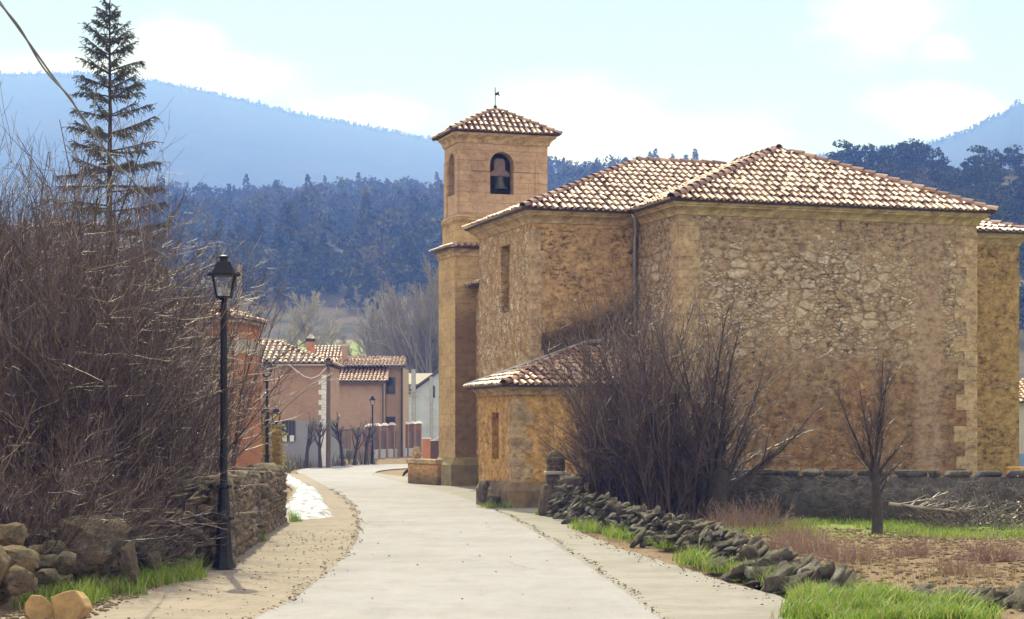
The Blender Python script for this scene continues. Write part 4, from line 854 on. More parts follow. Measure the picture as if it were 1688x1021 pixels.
def treemesh(name, kind, rng, h, w, n, m):
    """small tree seen from afar: trunk, limbs and a ragged crown of leaf clumps"""
    S = Soup(); trunk = np.array([[[0, 0, -0.5], [0, 0, h*0.5], [rng.normal(0, 0.1), 0, h*0.95]]]); V, Q = tubes(trunk, np.array([[0.018*h, 0.012*h, 0.002*h]]), 5)
    B = Soup(); B.add(V, Q)
    if kind == 'round':
        k = rng.integers(9, 14); a = rng.uniform(0, 6.28, k); zc = rng.uniform(0.28, 0.92, k); rr = w*0.5*np.sqrt(np.clip(1-((zc-0.5)/0.5)**2, 0.05, 1))*rng.uniform(0.25, 0.85, k)
        cc = np.stack([np.cos(a)*rr, np.sin(a)*rr, zc*h], 1); j = rng.integers(0, k, n); q = rng.normal(0, 1, (n, 3)); q /= np.linalg.norm(q, axis=1, keepdims=True); q *= (rng.uniform(0.25, 1, n)**0.5)[:, None]
        C = cc[j]+q*np.array([w*0.24, w*0.24, h*0.12])*rng.uniform(0.6, 1.25, k)[j][:, None]
        st = np.repeat(np.array([[0, 0, h*0.25]]), k, 0); P, R = grow(rng, st, cc-st, np.linalg.norm(cc-st, axis=1), np.full(k, 0.007*h), 5, 0.1); B.add(*tubes(P, R, 4))
        D = None; ln = rng.uniform(0.06, 0.12, n)*h; wd = ln*0.6
    else:
        t = rng.uniform(0.1, 1, n)**0.8; lay = np.floor(t*10)/10; a = rng.uniform(0, 6.28, n); r = w*0.5*(1-t)**0.8*rng.uniform(0.1, 1.0, n)**0.5*(1-0.45*((t*10) % 1))*(1+0.3*np.sin(a*3+lay*17))+0.03*w
        C = np.stack([np.cos(a)*r, np.sin(a)*r, t*h], 1); D = np.stack([np.cos(a), np.sin(a), rng.normal(-0.35, 0.5, n)], 1); ln = rng.uniform(0.05, 0.10, n)*h; wd = ln*0.5
    L = Soup(); L.add(*cards(rng, C, ln, wd, D)); nb = B.n
    V = np.concatenate(B.V+L.V); Q = np.concatenate([np.concatenate(B.Q4), np.concatenate(L.Q4)+nb]); mi = np.r_[np.zeros(sum(len(q) for q in B.Q4), int), np.ones(sum(len(q) for q in L.Q4), int)]
    return fast_mesh(name, V, Q, [M['bark'], m], mi), (np.concatenate(L.V), np.concatenate(L.Q4), np.concatenate(B.V), np.concatenate(B.Q4))
trng = np.random.default_rng(77); TM = []
for i in range(4): TM.append(treemesh('pine_tree', 'round', trng, 8.0, 6.2, 620, M['pine']))
for i in range(3): TM.append(treemesh('pine_tree', 'cone', trng, 9.0, 4.6, 560, M['pine']))
OM = [treemesh('oak_tree', 'round', trng, 7.0, 7.4, 950, M['pine_dark']) for i in range(4)]
def forest(name, H, pts, variants, m, smin, smax, seed, thin=1):
    rng = np.random.default_rng(seed); S = Soup(); u, d = pts; z = hsample(H, u, d)
    for ui, di, zi in zip(u, d, z):
        LV, LQ, BV, BQ = variants[rng.integers(0, len(variants))][1]; s = rng.uniform(smin, smax); a = rng.uniform(0, 6.28); c, sn_ = np.cos(a), np.sin(a)
        V = LV*s*np.array([1, 1, rng.uniform(0.8, 1.2)])
        if thin > 1:
            keep = rng.permutation(len(V)//4)[:len(V)//4//thin]; V = V.reshape(-1, 4, 3)[keep]; cc = V.mean(1, keepdims=True); V = ((V-cc)*(1.0 if thin < 4 else thin**0.5)+cc).reshape(-1, 3)
        V = np.stack([V[:, 0]*c-V[:, 1]*sn_, V[:, 0]*sn_+V[:, 1]*c, V[:, 2]], 1)+np.array([ui*di, di, zi-0.3]); S.add(V, np.arange(len(V)).reshape(-1, 4))
    return tag(link(name, S.mesh(name, m)), kind='stuff')
def scatter(rng, n, px0, px1, d0, d1, clear=0.3, seed=0):
    u = (rng.uniform(px0, px1, n*2)-CX)/F; d = d0+(d1-d0)*rng.uniform(0, 1, n*2); k = fbm(np.stack([u*d, d, d*0], 1), 0.016, seed, 3) > -clear; return u[k][:n], d[k][:n]
forest('far_wood', mid, scatter(trng, 1150, 240, 1150, 365, 860, 0.07, 4), TM[:4]*2+TM[4:], M['pine'], 0.8, 1.9, 5, 2)
forest('hillside_wood', rh, scatter(trng, 230, 1250, 1800, 215, 348, 0.2, 9), OM, M['pine_dark'], 0.55, 0.9, 6, 2)
rr = np.random.default_rng(8); pxs = rr.uniform(-150, 1420, 1500); forest('ridge_wood', far, ((pxs-CX)/F, rr.uniform(2900, 3010, 1500)), TM, M['pine'], 0.3, 0.85, 7, 40)
pxs = rr.uniform(900, 1720, 700); forest('peak_wood', far2, ((pxs-CX)/F, rr.uniform(2230, 2305, 700)), TM, M['pine'], 0.3, 0.8, 8, 40)
# trees that stand out one by one
def place_trees(H, lst, variants, name, lab, cat, grp, seed):
    rng = np.random.default_rng(seed)
    for (pxx, d, s) in lst:
        u = (pxx-CX)/F; z = float(hsample(H, np.array([u]), np.array([d]))[0]); v = variants[rng.integers(0, len(variants))][0]
        o = link(name, v, None, (u*d, d, z-0.3), rng.uniform(0, 6.28)); o.scale = (s*rng.uniform(0.9, 1.1),)*2+(s*rng.uniform(0.85, 1.15),); tag(o, lab, cat, grp)
pr = np.random.default_rng(12)
place_trees(mid, [(p+pr.normal(0, 6), 845+pr.normal(0, 8), pr.uniform(0.85, 1.5)) for p in np.linspace(285, 725, 42)], TM[:4]*2+TM[4:5], 'pine_tree', 'dark pine on the skyline of the forested hill left of the belfry', 'tree', 'pines along the skyline of the left hill', 1)
place_trees(mid, [(p+pr.normal(0, 9), 400+pr.normal(0, 25), pr.uniform(0.8, 1.25)) for p in np.linspace(400, 735, 26)], TM, 'pine_tree', 'dark pine at the foot of the forested hill above the village roofs', 'tree', 'pines at the foot of the left hill', 2)
place_trees(mid, [(p, 830, s) for p, s in ((946, .6), (962, .9), (985, .75), (1004, .8), (915, .45), (930, .5))], TM, 'pine_tree', 'small dark pine on the ridge between belfry and nave roof', 'tree', 'pines between belfry and nave roof', 3)
place_trees(rh, [(1378, 372, .8), (1400, 378, .95), (1425, 374, .85), (1448, 380, .7), (1468, 372, .9), (1490, 376, 1.05), (1510, 380, 1.0), (1532, 374, .95), (1556, 384, .5), (1588, 384, .45), (1625, 372, 1.0), (1664, 380, .85), (1686, 376, .8), (1720, 380, .9)], OM, 'oak_tree', 'rounded dark evergreen oak on the skyline above the right end of the church roof', 'tree', 'oaks on the right hill skyline', 4)
place_trees(rh, [(p+pr.normal(0, 6), 340+pr.normal(0, 12), pr.uniform(0.6, 0.9)) for p in np.linspace(1400, 1720, 16)], OM, 'oak_tree', 'dark evergreen oak on the hillside behind the right end of the church roof', 'tree', 'oaks on the slope behind the church roof', 5)
# ------------------------------------------------------------------ village buildings
def X(px, d): return (px-CX)/F*d
def Zp(py, d): return CH+(HY-py)/F*d
def window(parent, x0, x1, z0, z1, y, frame=M['white'], glass=M['glass_dark'], bars=1, depth=0.12):
    """window in a wall facing -y: frame with a pane behind it"""
    f = MB(); w = 0.05
    for a, b in (((x0, z0), (x0+w, z1)), ((x1-w, z0), (x1, z1)), ((x0+w, z0), (x1-w, z0+w)), ((x0+w, z1-w), (x1-w, z1))): f.box((a[0], y-0.02, a[1]), (b[0], y+0.06, b[1]))
    for k in range(bars): xm = x0+(x1-x0)*(k+1)/(bars+1); f.box((xm-0.02, y-0.015, z0+w), (xm+0.02, y+0.05, z1-w))
    fo = f.build('window', frame, parent); p = MB(); p.box((x0+0.02, y-0.004, z0+0.02), (x1-0.02, y+0.012, z1-0.02)); p.build('pane', glass, fo); return fo
TC = [M['tile_bed'], M['tile_clean'], M['tile_clean']]
# orange brick building behind the thicket
b = thing('brick_building', 'orange brick building with a pale concrete band, half hidden behind the bare thicket', 'building', (X(393, 58), 58, 0), math.radians(-8))
m = MB(); m.box((-6.5, 0, -0.2), (0, 2.55, 4.28)); m.box((-6.5, 0, 4.72), (0, 2.55, 5.3)); m.build('wall', M['brick'], b)
m = MB(); m.box((-6.51, -0.02, 4.28), (0.02, 2.56, 4.72)); m.build('floor_band', M['stone_trim'], b)
m = MB(); m.add([(-6.7, -0.2, 5.3), (0.15, -0.2, 5.3), (0.15, 2.7, 5.3), (-6.7, 2.7, 5.3), (-6.7, 1.2, 5.85), (-1.2, 1.2, 5.8), (-6.7, -0.2, 5.22), (0.15, -0.2, 5.22), (0.15, 2.7, 5.22), (-6.7, 2.7, 5.22)],
      [(0, 1, 5, 4), (1, 2, 5), (2, 3, 4, 5), (3, 0, 4), (0, 6, 7, 1), (1, 7, 8, 2), (2, 8, 9, 3), (3, 9, 6, 0), (6, 9, 8, 7)]); m.build('roof', M['roofsheet'], b)
rf = Roof(); rf.face([(-6.7, -0.22, 5.34), (0.15, -0.22, 5.34), (-1.2, 1.2, 5.86), (-6.7, 1.2, 5.91)], 0.24, 0.4, 0.09); rf.face([(0.17, -0.2, 5.34), (0.17, 2.7, 5.34), (-1.2, 1.2, 5.86)], 0.24, 0.4, 0.09)
rf.build('roof_tiles', b, TC)
m = MB(); d = 63; m.box((X(391, d), d, 0), (X(398, d), d+0.14, Zp(435, d))); m.box((X(390, d), d-0.02, Zp(441, d)), (X(399, d), d+0.16, Zp(439, d)))
post = tag(m.build('concrete_post', M['concrete']), 'square grey concrete post rising behind the orange brick building beside the near lantern', 'post')
# brick house with grey ground floor
d = 104; hx = X(540, d); b = thing('brick_house', 'brick house with grey rendered ground floor and hipped clay tile roof beside the wooden pole', 'house', (hx, d, 0))
m = MB(); m.box((-6.4, 0, 0), (0, 7, Zp(603, d))); m.build('wall', M['brick2'], b)
q = MB(); z = 2.0; k = 0
while z < 4.85:
    w = 0.5 if k % 2 else 0.34; q.box((-w, -0.02, z+0.01), (0.02, w, z+0.27)); z += 0.28; k += 1
q.box((-0.42, -0.02, 0), (0.02, 0.42, 1.98)); q.build('quoins', M['white'], b)
ez = Zp(599, d); rz_ = Zp(563, 107.5); rl = X(455, 107.5)-hx
rf = Roof(); e0, e1, e2 = (-6.8, -0.35, ez), (0.22, -0.35, ez), (0.22, 7.35, ez); ap1 = (rl, 3.5, rz_)
rf.face([e0, e1, ap1, (-6.8, 3.5, rz_)], 0.33, 0.5, 0.11); rf.face([e1, e2, ap1], 0.33, 0.5, 0.11); rf.face([e2, (-6.8, 7.35, ez), (-6.8, 3.5, rz_), ap1], 0.33, 0.5, 0.11); rf.hip(e1, ap1, 0.12); rf.hip((-6.8, 3.5, rz_), ap1, 0.12)
rf.build('roof', b)
m = MB(); m.box((-6.6, -0.3, ez-0.14), (0.17, 0.0, ez-0.05)); m.build('eaves', M['stone_trim'], b)
w = window(b, X(464, d)-hx, X(487, d)-hx, Zp(727, d), Zp(693, d), -0.02, M['rust'], M['glass_dark'], 3)
m = MB()
for a in (466, 478): m.box((X(a, d)-hx, -0.12, Zp(728, d)), (X(a+7, d)-hx, -0.03, Zp(718, d)))
m.build('window_box', M['white'], b)
ch = MB(); d2 = 110; cx0, cx1 = X(505, d2)-hx, X(518, d2)-hx; ch.box((cx0, 6, 4.5), (cx1, 6.4, Zp(563, d2))); cho = ch.build('chimney', M['brick'], b)
c2 = MB(); c2.box((cx0-0.03, 5.97, Zp(563, d2)), (cx1+0.03, 6.43, Zp(558, d2))); c2.build('chimney_vent', M['iron'], cho); c2 = MB(); c2.frustum((cx0+cx1)/2, 6.2, Zp(558, d2), Zp(551, d2), 0.26, 0.26, 0.08, 0.08); c2.build('chimney_cap', M['stone_trim'], cho)
# tan brick house with two roof levels
d = 120; hx = X(632, d); b = thing('tan_house', 'tan brick house with plain brown tiled roof on two levels and dark shuttered windows', 'house', (hx, d, 0))
m = MB(); m.box((X(495, d)-hx, 0, 0), (0, 8, Zp(632, d))); m.box((0.05, 2.0, 0), (X(664, 122)-hx, 9, Zp(605, 122))); m.build('wall', M['brick3'], b)
ez = Zp(629, d); ez2 = Zp(604, 122); rA = Zp(592, 124.5); rB = Zp(571, 126)
xl = X(495, d)-hx; xm = X(572, 125)-hx
rf = Roof(); rf.face([(xl, -0.4, ez), (0.25, -0.4, ez), (0.1, 4.3, rA), (xl, 4.3, rA)], 0.24, 0.4, 0.085); rf.face([(xl, 4.0, rA-0.1), (xm, 4.0, rA-0.1), (xm-0.3, 6, rB), (xl, 6, rB)], 0.24, 0.4, 0.085)
rf.face([(xm-0.5, 1.6, ez2), (X(668, 122)-hx, 1.6, ez2), (X(664, 122)-hx, 5, ez2+0.75), (xm-0.5, 5, ez2+0.75)], 0.24, 0.4, 0.085)
rf.hip((0.25, -0.4, ez), (0.1, 4.3, rA), 0.1); rf.build('roof', b, TC)
m = MB(); m.box((xl, -0.42, ez-0.16), (0.22, -0.3, ez-0.04)); m.tube([(-0.02, -0.1, ez-0.1), (-0.02, -0.1, 0.2)], 0.06, 6); m.box((0.2, 1.5, ez2-0.16), (X(667, 122)-hx, 1.6, ez2-0.05)); m.tube([(X(663, 122)-hx, 1.9, ez2-0.1), (X(663, 122)-hx, 1.9, 0.2)], 0.07, 6); m.build('gutter', M['rust'], b)
for (y0, y1) in ((650, 622), (707, 687)): window(b, X(636, 122)-hx, X(652, 122)-hx, Zp(y0, 122), Zp(y1, 122), 1.985, M['rust'], M['glass_dark'], 0)
window(b, X(541, d)-hx, X(546, d)-hx, Zp(652, d), Zp(634, d), -0.015, M['rust'], M['glass_dark'], 0)
for (pa, pb, ya, yb, yy) in ((563, 572, 603, 571, 3.6), (592, 602, 592, 587, 5.2)):
    dd = d+yy; m = MB(); m.box((X(pa, dd)-hx, yy, Zp(ya, dd)-0.6), (X(pb, dd)-hx, yy+0.4, Zp(yb, dd))); co = m.build('chimney', M['brick3'], b); m = MB(); m.box((X(pa-1, dd)-hx, yy-0.04, Zp(yb, dd)+0.002), (X(pb+1, dd)-hx, yy+0.44, Zp(yb, dd)+0.14)); m.build('chimney_cap', M['stone_trim'], co)
# white house
d = 138; hx = X(664, d); b = thing('white_house', 'whitewashed house with a grey lean roof rising towards the church tower', 'house', (hx, d, 0))
xr = X(735, d)-hx; P = [(X(672, d)-hx, 0, 0), (xr, 0, 0), (xr, 0, Zp(606, d)), (X(672, d)-hx, 0, Zp(652, d))]; m = MB(); m.prism(P, (0, 6, 0)); m.box((0, 2.5, 0), (X(676, d)-hx, 8, Zp(655, d))); m.box((0.2, 6.1, 0), (xr, 9, Zp(630, d))); m.build('wall', M['render_white'], b)
m = MB(); m.prism([(X(670, d)-hx, -0.25, Zp(651, d)), (xr, -0.25, Zp(605, d)), (xr, -0.25, Zp(601, d)), (X(670, d)-hx, -0.25, Zp(647, d))], (0, 6.4, 0)); m.prism([(-0.1, 5.9, Zp(630, d)), (-0.1, 9.2, Zp(630, d)), (-0.1, 7.5, Zp(610, d))], (xr+0.1, 0, 0)); m.prism([(-0.2, 2.3, Zp(654, d)), (-0.2, 8.1, Zp(654, d)), (-0.2, 5, Zp(641, d))], (1.0, 0, 0)); m.build('roof', M['rust'], b)
window(b, X(711, d)-hx, X(717, d)-hx, Zp(656, d), Zp(636, d), -0.015, M['rust'], M['glass_dark'], 0)
# house beyond the right end of the church
d = 84; hx = X(1670, d); b = thing('white_house', 'pale house with a tiled roof and blue dado beyond the right end of the church', 'house', (hx, d, 0))
m = MB(); m.box((0, 0, 0.9), (6, 6, Zp(664, d))); m.build('wall', M['render_pink'], b); m = MB(); m.box((-0.01, -0.01, 0), (6.01, 6.01, 0.9)); m.build('dado', M['render_blue'], b)
rf = Roof(); rf.face([(-0.3, -0.4, Zp(663, d)), (6.3, -0.4, Zp(663, d)), (6.3, 3, Zp(626, d+3)), (-0.3, 3, Zp(626, d+3))], 0.24, 0.4, 0.09); rf.face([(6.3, 6.4, Zp(663, d)), (-0.3, 6.4, Zp(663, d)), (-0.3, 3, Zp(626, d+3)), (6.3, 3, Zp(626, d+3))], 0.24, 0.4, 0.09); rf.build('roof', b, TC)

# boundary wall of brick pillars and dark panels
A, B = Vector((X(612, 114), 114, 0)), Vector((X(693, 130), 130, 0)); L = (B-A).length; ang = math.atan2(B.y-A.y, B.x-A.x)
b = thing('pillar_fence', 'garden wall with brick pillars, white caps and dark red panels beyond the bend', 'fence', A, ang)
m = MB(); m.box((0, 0, -0.1), (L, 0.25, 0.85)); m.build('base_wall', M['render_grey'], b)
for k in range(8):
    xx = L*k/7; m = MB(); m.box((xx-0.2, -0.06, 0), (xx+0.2, 0.31, 2.25+0.04*k)); p = m.build('pillar', M['brick4'], b); m = MB(); m.frustum(xx, 0.125, 2.252+0.04*k, 2.42+0.04*k, 0.27, 0.25, 0.1, 0.1); m.build('pillar_cap', M['white'], p)
    if k < 7: m = MB(); m.box((xx+0.2, 0.08, 0.86), (L*(k+1)/7-0.2, 0.14, 2.0)); m.build('panel', M['fence_red'], b)
A = Vector((X(536, 113), 113, 0)); b = thing('railing_fence', 'low grey wall topped with thin iron bars behind the pruned trees', 'fence', A, math.atan2(3.5, X(606, 116)-A.x))
m = MB(); m.box((0, 0, -0.1), (2.6, 0.25, 0.9)); m.build('base_wall', M['render_grey'], b)
m = MB()
for k in range(22): m.box((0.06+k*0.118, 0.1, 0.9), (0.085+k*0.118, 0.13, 2.1))
m.box((0, 0.095, 2.0), (2.6, 0.135, 2.04)); m.build('railing', M['rust'], b)
m = MB(); m.box((-0.35, -0.1, 0), (0, 0.3, 2.2)); m.build('pillar', M['brick3'], b)
# porch wall with little tiled top left of it
d = 112; m = MB(); m.box((X(536, d), d, 0), (X(552, d), d+0.3, Zp(700, d))); b = tag(m.build('garden_wall', M['brick2']), 'short brick garden wall with a sloping tiled top by the wooden pole', 'wall')
rf = Roof(); rf.face([(X(534, d), d-0.4, Zp(682, d)), (X(558, d), d-0.4, Zp(692, d)), (X(558, d), d+0.7, Zp(680, d)), (X(534, d), d+0.7, Zp(668, d))], 0.2, 0.35, 0.08); rf.build('tiled_top', b, TC)
# brick pillar and iron fence by the tower
d = 82; m = MB(); m.box((X(696, d), d, 0), (X(709, d), d+0.36, Zp(724, d))); b = tag(m.build('brick_pillar', M['brick']), 'single orange brick pillar with pale cap between the low stone wall and the belfry', 'pillar'); m = MB(); m.box((X(695, d), d-0.03, Zp(724, d)+0.002), (X(710, d), d+0.39, Zp(721.5, d))); m.build('pillar_cap', M['white'], b)
d = 83; m = MB(); m.box((X(709, d), d, 0.3), (X(740, d), d+0.05, Zp(727, d))); b = tag(m.build('iron_fence', M['fence_red']), 'dark metal fence panel half hidden by the belfry base', 'fence'); m = MB(); m.prism([(X(709, d), d-0.05, Zp(727, d)), (X(716, d), d-0.05, Zp(727, d)), (X(724, d), d-0.05, Zp(720, d)), (X(724, d), d-0.05, Zp(717.5, d)), (X(715, d), d-0.05, Zp(725, d)), (X(709, d), d-0.05, Zp(725, d))], (0, 0.15, 0)); m.build('coping', M['white'], b)
m = MB(); A, B = Vector((X(672, 67.8), 67.8, 0)), Vector((X(720, 64.9), 64.9, 0)); dn = (B-A).normalized(); nn = Vector((-dn.y, dn.x, 0))*0.45
b = thing('low_stone_wall', 'low golden stone wall joining the foot of the belfry', 'wall')
m.prism([A, B, B+nn, A+nn], (0, 0, 0.72)); m.build('wall', M['annex'], b, bevel=0.03); m = MB(); e = dn*-0.05-nn*0.12; m.prism([A+e+Vector((0, 0, 0.722)), B-nn*0.12+Vector((0, 0, 0.722)), B+nn*1.12+Vector((0, 0, 0.722)), A+nn*1.12-dn*0.05+Vector((0, 0, 0.722))], (0, 0, 0.17)); m.build('coping', M['cornice'], b, bevel=0.02)
m = MB(); a0 = A+nn*0.3+dn*0.05; m.prism([a0+dn*0.0, a0+dn*0.42, a0+dn*0.42+Vector((0, 0, 0.2)), a0+dn*0.21+Vector((0, 0, 0.46)), a0+Vector((0, 0, 0.2))], tuple(nn*0.5)); m.xf(Matrix.Translation((0, 0, 0.895))); tag(m.build('gabled_stone', M['cornice'], bevel=0.02), 'small gable shaped stone standing on the end of the low stone wall', 'stone')
# yellow pillars with lanterns
def lantern(mb_iron, mb_glass, c, s, amber=False):
    """four sided street lantern standing on c, s = height"""
    x, y, z = c; h = s
    mb_iron.lathe([(0.035*h/0.6, 0), (0.045*h/0.6, 0.02*h), (0.03*h/0.6, 0.05*h), (0.06*h/0.6, 0.09*h), (0.08*h/0.6, 0.11*h)], 10, c)
    b0, b1, t0, t1 = 0.085*h/0.6, 0.135*h/0.6, z+0.11*h, z+0.56*h; mb_iron.frustum(x, y, t0, t0+0.03*h, b0, b0, b0+0.005, b0+0.005)
    for i, j in ((-1, -1), (1, -1), (1, 1), (-1, 1)): mb_iron.tube([(x+i*b0, y+j*b0, t0), (x+i*b1, y+j*b1, t1)], 0.017*h/0.6, 5)
    mb_iron.frustum(x, y, t1, t1+0.05*h, b1+0.02, b1+0.02, b1+0.025, b1+0.025)
    mb_iron.frustum(x, y, t1+0.051*h, t1+0.28*h, b1+0.01, b1+0.01, b1*0.62, b1*0.62); mb_iron.frustum(x, y, t1+0.281*h, t1+0.30*h, b1*0.66, b1*0.66, b1*0.6, b1*0.6)
    mb_iron.lathe([(0.05*h/0.6, t1-z+0.30*h), (0.052*h/0.6, t1-z+0.38*h), (0.072*h/0.6, t1-z+0.395*h), (0.065*h/0.6, t1-z+0.42*h), (0.03*h/0.6, t1-z+0.44*h)], 10, (x, y, z))
    for i in (-1, 1): mb_iron.lathe([(0.03*h/0.6, t1-z+0.01*h), (0.04*h/0.6, t1-z+0.04*h), (0.015*h/0.6, t1-z+0.09*h)], 8, (x+i*(b1+0.04*h/0.6), y, z))
    for i, j in ((0, -1), (1, 0), (0, 1), (-1, 0)):
        if j: mb_glass.poly([(x-b0+0.01, y+j*b0, t0+0.03*h), (x+b0-0.01, y+j*b0, t0+0.03*h), (x+b1-0.012, y+j*b1, t1), (x-b1+0.012, y+j*b1, t1)])
        else: mb_glass.poly([(x+i*b0, y-b0+0.01, t0+0.03*h), (x+i*b0, y+b0-0.01, t0+0.03*h), (x+i*b1, y+b1-0.012, t1), (x+i*b1, y-b1+0.012, t1)])
d = 66
for k, (pa, pb, lb) in enumerate(((431, 443, 'left'), (448, 461, 'right'))):
    m = MB(); m.box((X(pa, d), d, 0), (X(pb, d), d+0.3, 2.0)); b = tag(m.build('gate_pillar', M['brick_y']), 'yellow brick gate pillar %s' % ('touching the orange brick building, behind the middle lamp post' if k == 0 else 'with ivy on its outer side, nearer the grey house window'), 'pillar')
    m = MB(); m.box((X(pa, d)-0.04, d-0.04, 2.002), (X(pb, d)+0.04, d+0.34, 2.12)); m.build('pillar_cap', M['iron'], b)
    c = (X((pa+pb)/2, d), d+0.15, 2.12); t = thing('gate_lantern', 'amber glazed black lantern on the %s' % ('gate pillar beside the orange brick building' if k == 0 else 'gate pillar nearer the grey house window'), 'lantern', c); a, g_ = MB(), MB(); lantern(a, g_, (0, 0, 0), 0.62); a.build('lantern_frame', M['iron'], t); g_.build('lantern_glass', M['amber'], t)
# ------------------------------------------------------------------ street lamps
def lamp_post():
    t = thing('street_lamp', 'nearest tall black street lamp, on the earthy pavement by the stone wall', 'street lamp', (X(369, 24.3), 24.3, 0.03), 0.12, 'black street lamps along the left side of the road')
    m = MB(); m.lathe([(0.165, 0), (0.155, 0.02), (0.125, 0.12), (0.115, 0.2), (0.112, 0.21), (0.092, 0.62)], 8); m.lathe([(0.115, 0.62), (0.122, 0.635), (0.115, 0.66), (0.085, 0.68), (0.08, 0.8), (0.065, 1.02)], 12); m.lathe([(0.078, 1.02), (0.083, 1.04), (0.07, 1.08), (0.05, 1.1)], 12); m.build('base', M['iron'], t)
    m = MB(); m.lathe([(0.050, 1.08), (0.048, 2.0), (0.045, 3.30), (0.062, 3.31), (0.062, 3.35), (0.045, 3.36), (0.04, 3.42)], 12); m.build('pole', M['iron'], t, smooth_=False)
    m = MB()
    for r_, z in ((0.095, 0.64), (0.055, 1.05)):
        for k in range(8):
            a = math.pi*2*k/8; m.lathe([(0.012, z-0.015), (0.016, z), (0.008, z+0.02)], 6, (math.cos(a)*(r_+0.03), math.sin(a)*(r_+0.03), 0))
    m.build('base_studs', M['iron'], t)
    a, g_ = MB(), MB(); lantern(a, g_, (0, 0, 3.42), 0.62); lo = a.build('lantern', M['iron'], t); g_.build('lantern_glass', M['glass'], lo); return t
l1 = lamp_post()
dup(l1, (X(440, 58), 58, 0.05), 0.3, 'middle black street lamp in front of the yellow gate pillars')
dup(l1, (X(614, 111), 111, 0.02), 0.1, 'farthest and smallest black street lamp, at the bend before the pillar fence')
# wooden pole, cables, far poles
m = MB(); d = 100.5; m.tube([(X(541, d), d, 0), (X(541.5, d), d, Zp(590, d))], [0.13, 0.10], 8); p = tag(m.build('utility_pole', M['wood']), 'brown wooden pole at the corner of the brick house with the grey ground floor', 'pole')
m = MB()
for dz in (0.15, 0.45): m.box((X(541, d)-0.12, d-0.16, Zp(590, d)-dz), (X(541, d)+0.16, d-0.09, Zp(590, d)-dz+0.1))
m.build('bracket', M['iron'], p)
m = MB(); d = 103.6; m.tube([(X(p_, d), d, Zp(q_, d)) for p_, q_ in ((476, 601), (488, 611), (502, 621), (514, 624), (526, 619), (538, 606))], 0.028, 5); tag(m.build('cable', M['white']), 'pale cable sagging across the wall of the brick house to the wooden pole', 'cable')
d = 137
for px, y0, lb in ((683, 610, 'grey metal pole with a wire bracket in front of the whitewashed house'), (712, 622, 'slim grey pole at the gable window of the whitewashed house')):
    m = MB(); m.tube([(X(px, d), d-1, 0), (X(px, d), d-1, Zp(y0, d))], 0.16 if px < 700 else 0.13, 8)
    if px < 700:
        for yy in (648, 655): m.box((X(px, d)-0.35, d-1.25, Zp(yy, d)), (X(px, d)+0.3, d-1.17, Zp(yy, d)+0.1))
    tag(m.build('metal_pole', M['zinc']), lb, 'pole')
# overhead cable: from a pole beside the viewer to the concrete post
wp = [(-130, -190), (-60, -85), (0, 4), (30, 46), (60, 88), (90, 130), (115, 163), (145, 205), (180, 256), (225, 305), (270, 350), (310, 390), (350, 428), (394, 462)]
Q0, Q1 = Vector((X(-130, 9), 9)), Vector((X(394, 63), 63)); pts = []
for px, py in wp:
    k = (px-CX)/F; dd = Q1-Q0; s = (k*Q0.y-Q0.x)/(dd.x-k*dd.y); dp_ = Q0.y+s*dd.y; pts.append(Vector((k*dp_, dp_, Zp(py, dp_))))
cab = catmull([tuple(p) for p in pts], 5); m = MB(); sd = np.cumsum(np.r_[0, np.linalg.norm(np.diff(cab, axis=0), axis=1)])
m.tube([Vector(c) for c in cab], 0.008, 5); m.tube([Vector(c)+Vector((math.cos(s*2.2)*0.014, 0, math.sin(s*2.2)*0.014-0.01)) for c, s in zip(cab, sd)], 0.007, 5)
tag(m.build('overhead_cable', M['cable']), 'twisted grey overhead cable crossing the sky in front of the spruce', 'cable')
